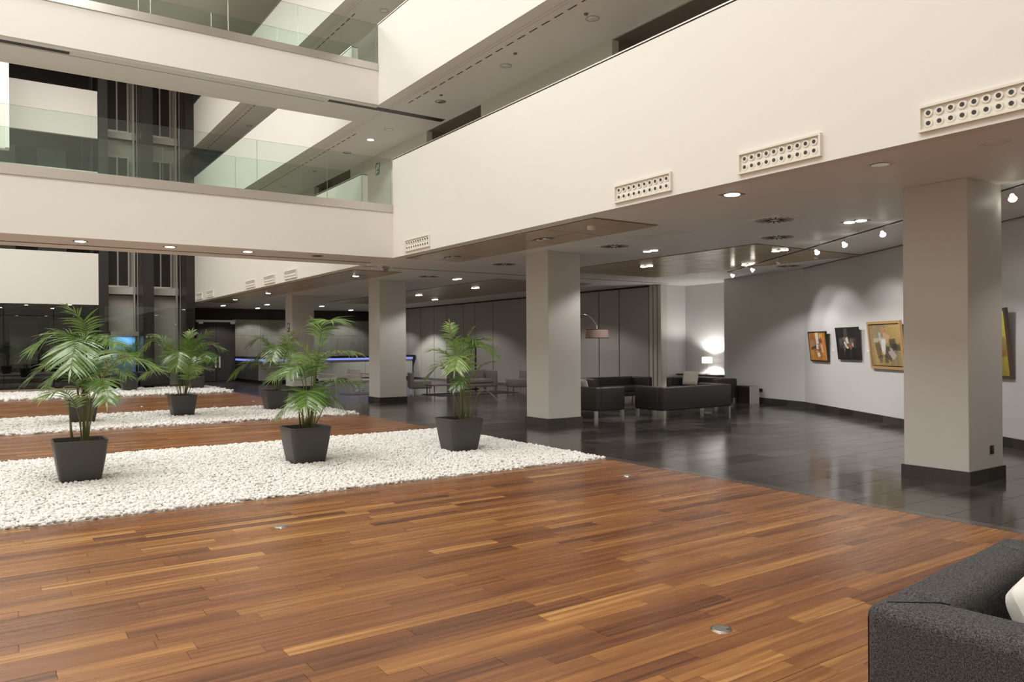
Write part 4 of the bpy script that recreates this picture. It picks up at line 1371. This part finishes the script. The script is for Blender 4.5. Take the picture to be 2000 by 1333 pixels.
# ---- arc floor lamp
al = tag(empty('arc_floor_lamp', (11.3, 15.0, 0)), 'chrome arc floor lamp with a taupe drum shade beside the centre pillar', 'lamp')
MB().cyl((0, 0, 0), (0, 0, 0.05), 0.19, 0.18, n=28).build('base', M['chrome'], al)
pth = [(0, 0, 0.05), (-0.02, 0, 0.9), (0.1, -0.08, 1.7), (0.4, -0.25, 2.18), (0.78, -0.42, 2.33), (1.0, -0.48, 2.26), (1.14, -0.5, 2.12), (1.2, -0.5, 2.04)]
MB().tube([p for _, p in catmull(pth, 6)], 0.014, n=8).build('arc_pole', M['chrome'], al, smooth=True)
MB().cyl((1.2, -0.5, 1.96), (1.2, -0.5, 2.06), 0.02, n=10).build('lamp_holder', M['chrome'], al)
ash = MB().cyl((1.2, -0.5, 1.75), (1.2, -0.5, 1.97), 0.29, 0.27, n=36, caps=False).build('lamp_shade', M['lampshade'], al, smooth=True)
MB().cyl((1.2, -0.5, 1.96), (1.2, -0.5, 1.965), 0.268, n=36).build('shade_top', M['lampshade'], al)
for zz, rr in ((1.752, 0.292), (1.968, 0.272)):
    pts = [(1.2 + rr * math.cos(2 * PI * k / 32), -0.5 + rr * math.sin(2 * PI * k / 32), zz) for k in range(33)]
    MB().tube(pts, 0.007, n=6).build('shade_trim', M['shadetrim'], ash)

# ================================================================== PAINTINGS
def lerp3(a, b, t):
    return tuple(a[i] + (b[i] - a[i]) * t for i in range(3))
def canvas_mesh(w_, h_, base, patches, seed, streak=0.12, nx=60, ny=70):
    rs = np.random.default_rng(seed)
    gx, gy = np.meshgrid((np.arange(nx) + .5) / nx, (np.arange(ny) + .5) / ny)
    col = np.zeros((ny, nx, 3)) + np.array(base(0.5, 0.5))
    for j in range(ny):
        for i in range(nx):
            col[j, i] = base(gx[j, i], gy[j, i])
    colx = rs.normal(0, 1, nx)
    colx = np.convolve(colx, np.ones(3) / 3, 'same')
    col *= (1 + streak * colx[None, :, None] + streak * 0.6 * rs.normal(0, 1, (ny, nx, 1)))
    for (cx, cy, wx, wy, ang, c, al_) in patches:
        ca, sa = math.cos(ang), math.sin(ang)
        jx = gx + rs.normal(0, 0.008, gx.shape)
        jy = gy + rs.normal(0, 0.008, gy.shape)
        u = (jx - cx) * ca + (jy - cy) * sa
        v = -(jx - cx) * sa + (jy - cy) * ca
        msk = (np.abs(u) < wx / 2) & (np.abs(v) < wy / 2)
        k = al_ * (0.8 + 0.2 * rs.random(gx.shape))
        for q in range(3):
            col[..., q] = np.where(msk, col[..., q] * (1 - k) + c[q] * k * (0.85 + 0.3 * rs.random(gx.shape)), col[..., q])
    col = np.clip(col, 0.002, 1)
    v, f = [], []
    for j in range(ny + 1):
        for i in range(nx + 1):
            v.append((i / nx * w_, 0, j / ny * h_))
    for j in range(ny):
        for i in range(nx):
            a = j * (nx + 1) + i
            f.append((a, a + 1, a + nx + 2, a + nx + 1))
    me = bpy.data.meshes.new('canvas')
    me.from_pydata(v, [], f)
    at = me.color_attributes.new('paint', 'FLOAT_COLOR', 'CORNER')
    cc = np.ones((ny * nx, 4, 4), np.float32)
    cc[..., :3] = col.reshape(-1, 1, 3)
    at.data.foreach_set('color', cc.ravel())
    me.materials.append(M['paint'])
    return me
W_A = wr.rotation_euler.z
def painting(s, z, w_, h_, label, fm, fw2, base, patches, seed, streak=0.12, gap=0.0, tilt=6.0):
    ux, uy = math.cos(W_A), math.sin(W_A)
    nx_, ny_ = uy, -ux
    off = 0.006
    r = tag(empty('painting', (wr.location.x + ux * s + nx_ * off, wr.location.y + uy * s + ny_ * off, z)), label, 'painting', 'abstract paintings on the long grey wall')
    r.rotation_euler = (math.radians(tilt), 0, W_A)
    T = 0.045
    B('frame', fm, r, (0, w_, -T, 0, 0, fw2), (0, w_, -T, 0, h_ - fw2, h_), (0, fw2, -T, 0, fw2, h_ - fw2), (w_ - fw2, w_, -T, 0, fw2, h_ - fw2))
    B('backing', M['frameblack'], r, (fw2, w_ - fw2, -0.012, -0.004, fw2, h_ - fw2))
    iw, ih = w_ - 2 * fw2 - 2 * gap, h_ - 2 * fw2 - 2 * gap
    o = link('canvas', canvas_mesh(iw, ih, base, patches, seed, streak), r)
    o.location = (fw2 + gap, -T + 0.006 if not gap else -0.03, fw2 + gap)
    return r
WHT, BLK = (0.80, 0.79, 0.75), (0.02, 0.016, 0.016)
painting(0.45, 1.165, 0.92, 0.70, 'small orange abstract painting in a black frame, leftmost of the paintings', M['frameblack'], 0.025,
         lambda x, y: lerp3((0.36, 0.13, 0.02), (0.55, 0.26, 0.06), 0.5 + 0.5 * math.sin(7 * x + 4 * y)),
         [(0.80, 0.5, 0.16, 0.5, 0.0, (0.62, 0.15, 0.02), .8), (0.2, 0.62, 0.25, 0.22, 0.2, (0.42, 0.30, 0.28), .6), (0.5, 0.75, 0.17, 0.5, 0.05, WHT, .85), (0.72, 0.86, 0.14, 0.16, 0, (0.75, 0.42, 0.1), .7), (0.68, 0.70, 0.2, 0.18, 0.4, (0.06, 0.02, 0.06), .8), (0.28, 0.46, 0.36, 0.10, 0.25, BLK, .85), (0.5, 0.56, 0.2, 0.05, 0.2, BLK, .8), (0.52, 0.40, 0.26, 0.2, 0.5, (0.16, 0.03, 0.07), .8), (0.48, 0.48, 0.14, 0.16, 0.1, WHT, .9), (0.46, 0.32, 0.12, 0.1, 0.2, (0.7, 0.5, 0.12), .8), (0.52, 0.20, 0.17, 0.16, 0.3, WHT, .9), (0.76, 0.42, 0.08, 0.28, 0.15, (0.68, 0.62, 0.45), .8), (0.15, 0.28, 0.2, 0.16, 0.1, (0.6, 0.32, 0.05), .8), (0.55, 0.06, 0.9, 0.1, 0, (0.5, 0.22, 0.04), .6)], 3)
painting(1.86, 1.23, 0.98, 0.70, 'black abstract painting with pale splashes in its middle, second from the left', M['frameblack'], 0.018,
         lambda x, y: (0.017, 0.014, 0.014),
         [(0.45, 0.78, 0.16, 0.5, 0.0, (0.09, 0.085, 0.08), .6), (0.5, 0.52, 0.8, 0.34, 0.0, (0.07, 0.06, 0.055), .6), (0.2, 0.55, 0.14, 0.2, 0.1, (0.10, 0.11, 0.08), .7), (0.40, 0.55, 0.14, 0.34, 0.3, (0.26, 0.16, 0.13), .7), (0.50, 0.60, 0.12, 0.2, 0.2, (0.7, 0.66, 0.58), .85), (0.42, 0.45, 0.07, 0.22, 0.5, (0.75, 0.7, 0.66), .85), (0.56, 0.44, 0.18, 0.1, 0.6, (0.32, 0.12, 0.05), .8), (0.68, 0.52, 0.15, 0.25, -0.3, (0.16, 0.12, 0.11), .8), (0.74, 0.46, 0.06, 0.12, 0.2, (0.72, 0.45, 0.3), .8), (0.64, 0.36, 0.06, 0.12, 0.1, (0.5, 0.2, 0.1), .8), (0.50, 0.36, 0.08, 0.06, 0.3, WHT, .8), (0.34, 0.34, 0.05, 0.16, 0.2, (0.2, 0.22, 0.16), .7), (0.32, 0.2, 0.04, 0.3, 0, (0.10, 0.09, 0.085), .6), (0.62, 0.2, 0.04, 0.3, 0, (0.08, 0.075, 0.07), .6)], 5, 0.3)
painting(3.28, 1.075, 1.22, 0.94, 'large ochre abstract painting in an oak frame, partly hidden by the big pillar', M['frameoak'], 0.05,
         lambda x, y: lerp3((0.30, 0.24, 0.13), (0.42, 0.30, 0.12), 0.5 + 0.5 * math.sin(5 * x + 3 * y)),
         [(0.75, 0.75, 0.4, 0.45, 0, (0.52, 0.36, 0.11), .6), (0.18, 0.75, 0.3, 0.4, 0, (0.28, 0.24, 0.15), .6), (0.45, 0.86, 0.14, 0.16, 0.5, (0.55, 0.28, 0.13), .7), (0.22, 0.6, 0.22, 0.14, 0.1, (0.55, 0.47, 0.36), .8), (0.52, 0.66, 0.2, 0.26, -0.5, (0.62, 0.42, 0.24), .85), (0.36, 0.62, 0.08, 0.4, 0.15, (0.55, 0.58, 0.57), .8), (0.44, 0.46, 0.13, 0.38, -0.05, WHT, .9), (0.76, 0.52, 0.2, 0.26, 0.2, (0.05, 0.035, 0.03), .85), (0.86, 0.45, 0.26, 0.16, 0, (0.055, 0.045, 0.035), .85), (0.26, 0.38, 0.18, 0.4, 0.2, (0.06, 0.05, 0.035), .75), (0.6, 0.30, 0.26, 0.3, -0.4, (0.05, 0.045, 0.05), .8), (0.72, 0.27, 0.16, 0.2, 0.6, (0.55, 0.48, 0.42), .85), (0.66, 0.36, 0.08, 0.16, -0.5, (0.5, 0.45, 0.42), .8), (0.3, 0.16, 0.1, 0.2, 0.1, (0.08, 0.06, 0.03), .7), (0.5, 0.16, 0.12, 0.18, 0, (0.06, 0.05, 0.04), .8), (0.38, 0.30, 0.1, 0.06, 0.2, (0.5, 0.3, 0.07), .7)], 8, 0.12, 0.02)
painting(6.35, 1.04, 1.03, 1.07, 'tall yellow abstract painting in a dark frame, half behind the big pillar', M['framebrown'], 0.045,
         lambda x, y: lerp3((0.33, 0.26, 0.05), (0.60, 0.52, 0.08), y),
         [(0.8, 0.42, 0.4, 0.3, 0.2, (0.28, 0.16, 0.06), .7), (0.85, 0.35, 0.2, 0.1, 0, (0.3, 0.1, 0.04), .7), (0.5, 0.6, 0.5, 0.12, 0.1, (0.5, 0.38, 0.06), .6), (0.4, 0.35, 0.3, 0.4, 0.1, (0.2, 0.12, 0.05), .7)], 12)
for s, lab in ((1.55, 'tiny white title card between the orange and the black painting'), (3.08, 'tiny white title card between the black and the ochre painting'), (7.62, 'tiny white title card right of the yellow painting')):
    ux, uy = math.cos(W_A), math.sin(W_A)
    r = tag(empty('title_card', (wr.location.x + ux * s + uy * 0.002, wr.location.y + uy * s - ux * 0.002, 1.43), W_A), lab, 'label card')
    B('card', M['signwhite'], r, (-0.05, 0.05, -0.004, 0.0, -0.02, 0.02))

# ================================================================== LOUNGE GROUPS FARTHER BACK
def lounge_chair(loc, rz, label):
    r = tag(empty('lounge_chair', loc, rz), label, 'chair', 'pale lounge chairs by the bar')
    rbox('seat', M['chairw'], r, -0.33, 0.33, -0.32, 0.32, 0.36, 0.46, 0.03, 3)
    rbox('backrest', M['chairw'], r, -0.33, 0.33, 0.26, 0.36, 0.44, 0.80, 0.03, 3)
    for k in (-1, 1):
        MB().tube([(k * 0.33, -0.28, 0.0), (k * 0.33, -0.28, 0.60), (k * 0.33, 0.30, 0.62)], 0.014, n=6).build('arm_tube', M['chrome'], r)
        MB().cyl((k * 0.33, 0.28, 0), (k * 0.33, 0.28, 0.40), 0.014, n=8).build('leg', M['chrome'], r)
    return r
lounge_chair((10.55, 24.6, 0), 0.5, 'pale lounge chair just left of the third pillar, behind the fanned palm')
lounge_chair((11.7, 25.6, 0), -0.4, 'pale lounge chair half hidden by the third pillar')
lounge_chair((9.9, 26.0, 0), 1.2, 'pale lounge chair farthest left in front of the bar')
lt = tag(empty('side_table', (10.9, 25.6, 0)), 'round pale side table among the lounge chairs by the bar', 'table')
MB().cyl((0, 0, 0.52), (0, 0, 0.545), 0.32, n=32).build('table_top', M['chairw'], lt)
MB().cyl((0, 0, 0.01), (0, 0, 0.52), 0.02, n=10).build('column', M['chrome'], lt)
MB().cyl((0, 0, 0), (0, 0, 0.015), 0.2, n=28).build('foot', M['chrome'], lt)
sofa((13.0, 22.2, 0), 0, 1.6, 0.8, 'taupe sofa standing before the partition panels', M['fabmid'], h=0.72, cat='sofa')
rr = tag(empty('armchair', (15.0, 21.6, 0), -PI / 2 - 0.2), 'small taupe armchair right of the taupe sofa', 'chair')
rbox('seat', M['fabmid'], rr, -0.3, 0.3, -0.3, 0.3, 0.15, 0.42, 0.03, 3)
rbox('backrest', M['fabmid'], rr, -0.3, 0.3, 0.2, 0.32, 0.15, 0.72, 0.03, 3)
for x in (-0.25, 0.25):
    for y in (-0.25, 0.25):
        B('leg', M['chrome'], rr, (x - 0.015, x + 0.015, y - 0.015, y + 0.015, 0, 0.16))
r2 = tag(empty('armchair', (12.1, 23.2, 0), 1.2), 'low taupe armchair left of the taupe sofa, behind the right near palm', 'chair')
rbox('seat', M['fabmid'], r2, -0.4, 0.4, -0.35, 0.35, 0.14, 0.40, 0.04, 3)
rbox('backrest', M['fabmid'], r2, -0.4, 0.4, 0.25, 0.40, 0.14, 0.68, 0.04, 3)
for x in (-0.32, 0.32):
    for y in (-0.28, 0.28):
        B('leg', M['chrome'], r2, (x - 0.015, x + 0.015, y - 0.015, y + 0.015, 0, 0.15))
ct = tag(empty('coffee_table', (12.2, 21.8, 0.0125)), 'low mauve coffee table on a thin frame before the taupe sofa', 'table')
B('table_top', M['rug'], ct, (-0.5, 0.5, -0.3, 0.3, 0.27, 0.31), bevel=0.004, bseg=1)
for x in (-0.46, 0.46):
    for y in (-0.26, 0.26):
        B('leg', M['chrome'], ct, (x - 0.012, x + 0.012, y - 0.012, y + 0.012, 0, 0.27))
rg = tag(B('rug', M['rug2'], None, (11.6, 14.6, 20.9, 22.12, 0.0, 0.012)), 'dark rug under the coffee table and taupe sofa', 'rug')
rg2 = tag(B('rug', M['rug'], None, (9.6, 11.5, 23.3, 24.15, 0.0, 0.012)), 'plum rug before the pale lounge chairs', 'rug')
fr_ = tag(empty('standing_frame', (14.3, 23.6, 0), 0.1), 'slim dark framed mirror standing behind the right near palm', 'mirror')
B('frame', M['frameblack'], fr_, (-0.3, -0.26, -0.03, 0.03, 0.0, 1.75), (0.26, 0.3, -0.03, 0.03, 0.0, 1.75), (-0.26, 0.26, -0.03, 0.03, 1.71, 1.75), (-0.26, 0.26, -0.03, 0.03, 0.9, 0.94), (-0.3, 0.3, -0.15, 0.15, 0.0, 0.03))
B('mirror_glass', M['chrome'], fr_, (-0.26, 0.26, -0.008, 0.008, 0.94, 1.71))

# ---- bar
br = tag(empty('bar_counter', (9.55, 33.0, 0)), 'long grey bar counter with a black top and blue light under its edge', 'bar')
B('body', M['barfront'], br, (0.0, 7.3, 0.12, 0.8, 0.12, 0.98), (0.0, 0.7, 0.8, 4.6, 0.12, 0.98))
x = 0.0
for k in range(9):
    B('front_panel', M['barfront'], br, (x + 0.004, x + 0.805, 0.10, 0.12, 0.13, 0.97))
    x += 0.811
for k in range(5):
    B('side_panel', M['alum'], br, (-0.02, 0.0, 0.15 + 0.88 * k, 0.15 + 0.88 * k + 0.86, 0.13, 0.97))
B('plinth', M['seam'], br, (0.03, 7.3, 0.16, 0.8, 0.0, 0.12), (0.03, 0.7, 0.8, 4.6, 0.0, 0.12))
B('counter_top', M['bartop'], br, (-0.12, 7.4, -0.05, 0.85, 1.04, 1.14), (-0.12, 0.75, 0.85, 4.7, 1.04, 1.14))
B('led_strip', M['led'], br, (0.0, 7.3, 0.07, 0.10, 0.95, 1.035), (-0.05, -0.03, 0.1, 4.5, 0.95, 1.035))
bt = tag(empty('bottle', (10.6, 33.3, 1.14)), 'dark bottle standing on the left part of the bar', 'bottle')
MB().cyl((0, 0, 0), (0, 0, 0.2), 0.09, 0.08, n=16).build('body', M['frame'], bt)
MB().cyl((0, 0, 0.2), (0, 0, 0.28), 0.08, 0.03, n=16).build('shoulder', M['frame'], bt)
MB().cyl((0, 0, 0.28), (0, 0, 0.38), 0.03, n=12).build('neck', M['frame'], bt)

# ---- dark glazed double door beside the bar
dr = structure(empty('door_1', (7.75, 36.6, 0)), 'dark glazed double door with two pale handles beside the bar', 'door')
leaves = []
for k in range(2):
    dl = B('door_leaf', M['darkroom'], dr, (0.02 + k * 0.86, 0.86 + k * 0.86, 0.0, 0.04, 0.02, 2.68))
    leaves.append(dl)
B('top_rail', M['steel'], dr, (0.0, 1.74, -0.03, 0.05, 2.72, 2.82))
for k in (0, 1):
    B('pull_handle', M['white'], leaves[k], (0.80 + k * 0.18, 0.86 + k * 0.18, -0.06, 0.0, 0.62, 1.14), bevel=0.006, bseg=1)
    B('rail_bracket', M['chrome'], dr, (0.1 + k * 1.4, 0.3 + k * 1.4, -0.035, 0.055, 2.64, 2.74))
structure(B('wall_bar_side', M['darkroom'], None, (6.96, 7.7, 36.6, 36.75, 0, H)), 'dark wall beside the glazed door', 'wall')
cbn = tag(empty('display_case', (8.7, 37.3, 0)), 'dark red lit display case behind the glazed door', 'cabinet')
B('case_body', M['redbrown'], cbn, (0, 0.55, 0, 0.4, 0, 2.3))
B('case_glass', M['darkglass'], cbn, (0.05, 0.5, -0.015, 0.0, 0.4, 2.1))

# ---- armchairs in front of the lifts, lift cabin
def club_chair(loc, label):
    return sofa(loc, PI, 1.05, 0.8, label, M['fabdark'], h=0.66, arm=0.16, cat='armchair', group='dark armchairs before the lifts', legh=0.1)
club_chair((5.8, 32.75, 0), 'dark armchair before the right lift shaft')
club_chair((4.66, 32.75, 0), 'dark armchair before the left lift shaft, behind the far palm')
lc = tag(empty('lift_cabin', (3.93, 33.35, 0)), 'glass lift cabin with a blue lit interior at the far end', 'lift')
B('cabin_floor', M['liftmetal'], lc, (0, 0.98, 0, 0.75, 0.03, 0.12))
B('back_panel', M['liftcab'], lc, (0.02, 0.96, 0.70, 0.75, 0.12, 2.05))
for x in (0.0, 0.96):
    B('corner_post', M['chrome'], lc, (x, x + 0.025, 0.0, 0.03, 0.12, 2.05))
B('front_glass', M['liftglass'], lc, (0.025, 0.96, 0.0, 0.012, 0.12, 2.05))
B('roof_band', M['steel'], lc, (-0.01, 0.99, -0.01, 0.76, 2.05, 2.22))
area('lift_cabin_light', (4.42, 33.7, 2.03), (0.7, 0.4), 14, (0.45, 0.7, 1.0))
area('display_case_light', (9.3, 37.1, 2.6), (0.4, 0.2), 5, (1.0, 0.5, 0.4))

# ---- pale pier on the upper level at the far left
structure(B('trim_5', M['cream'], None, (-0.3, 0.28, 31.0, 31.5, 8.4, 13.0), (0.50, 0.62, 31.0, 31.5, 8.4, 13.0), (0.28, 0.50, 31.2, 31.5, 8.4, 13.0)), 'cream pier on the upper level at the far left', 'trim')
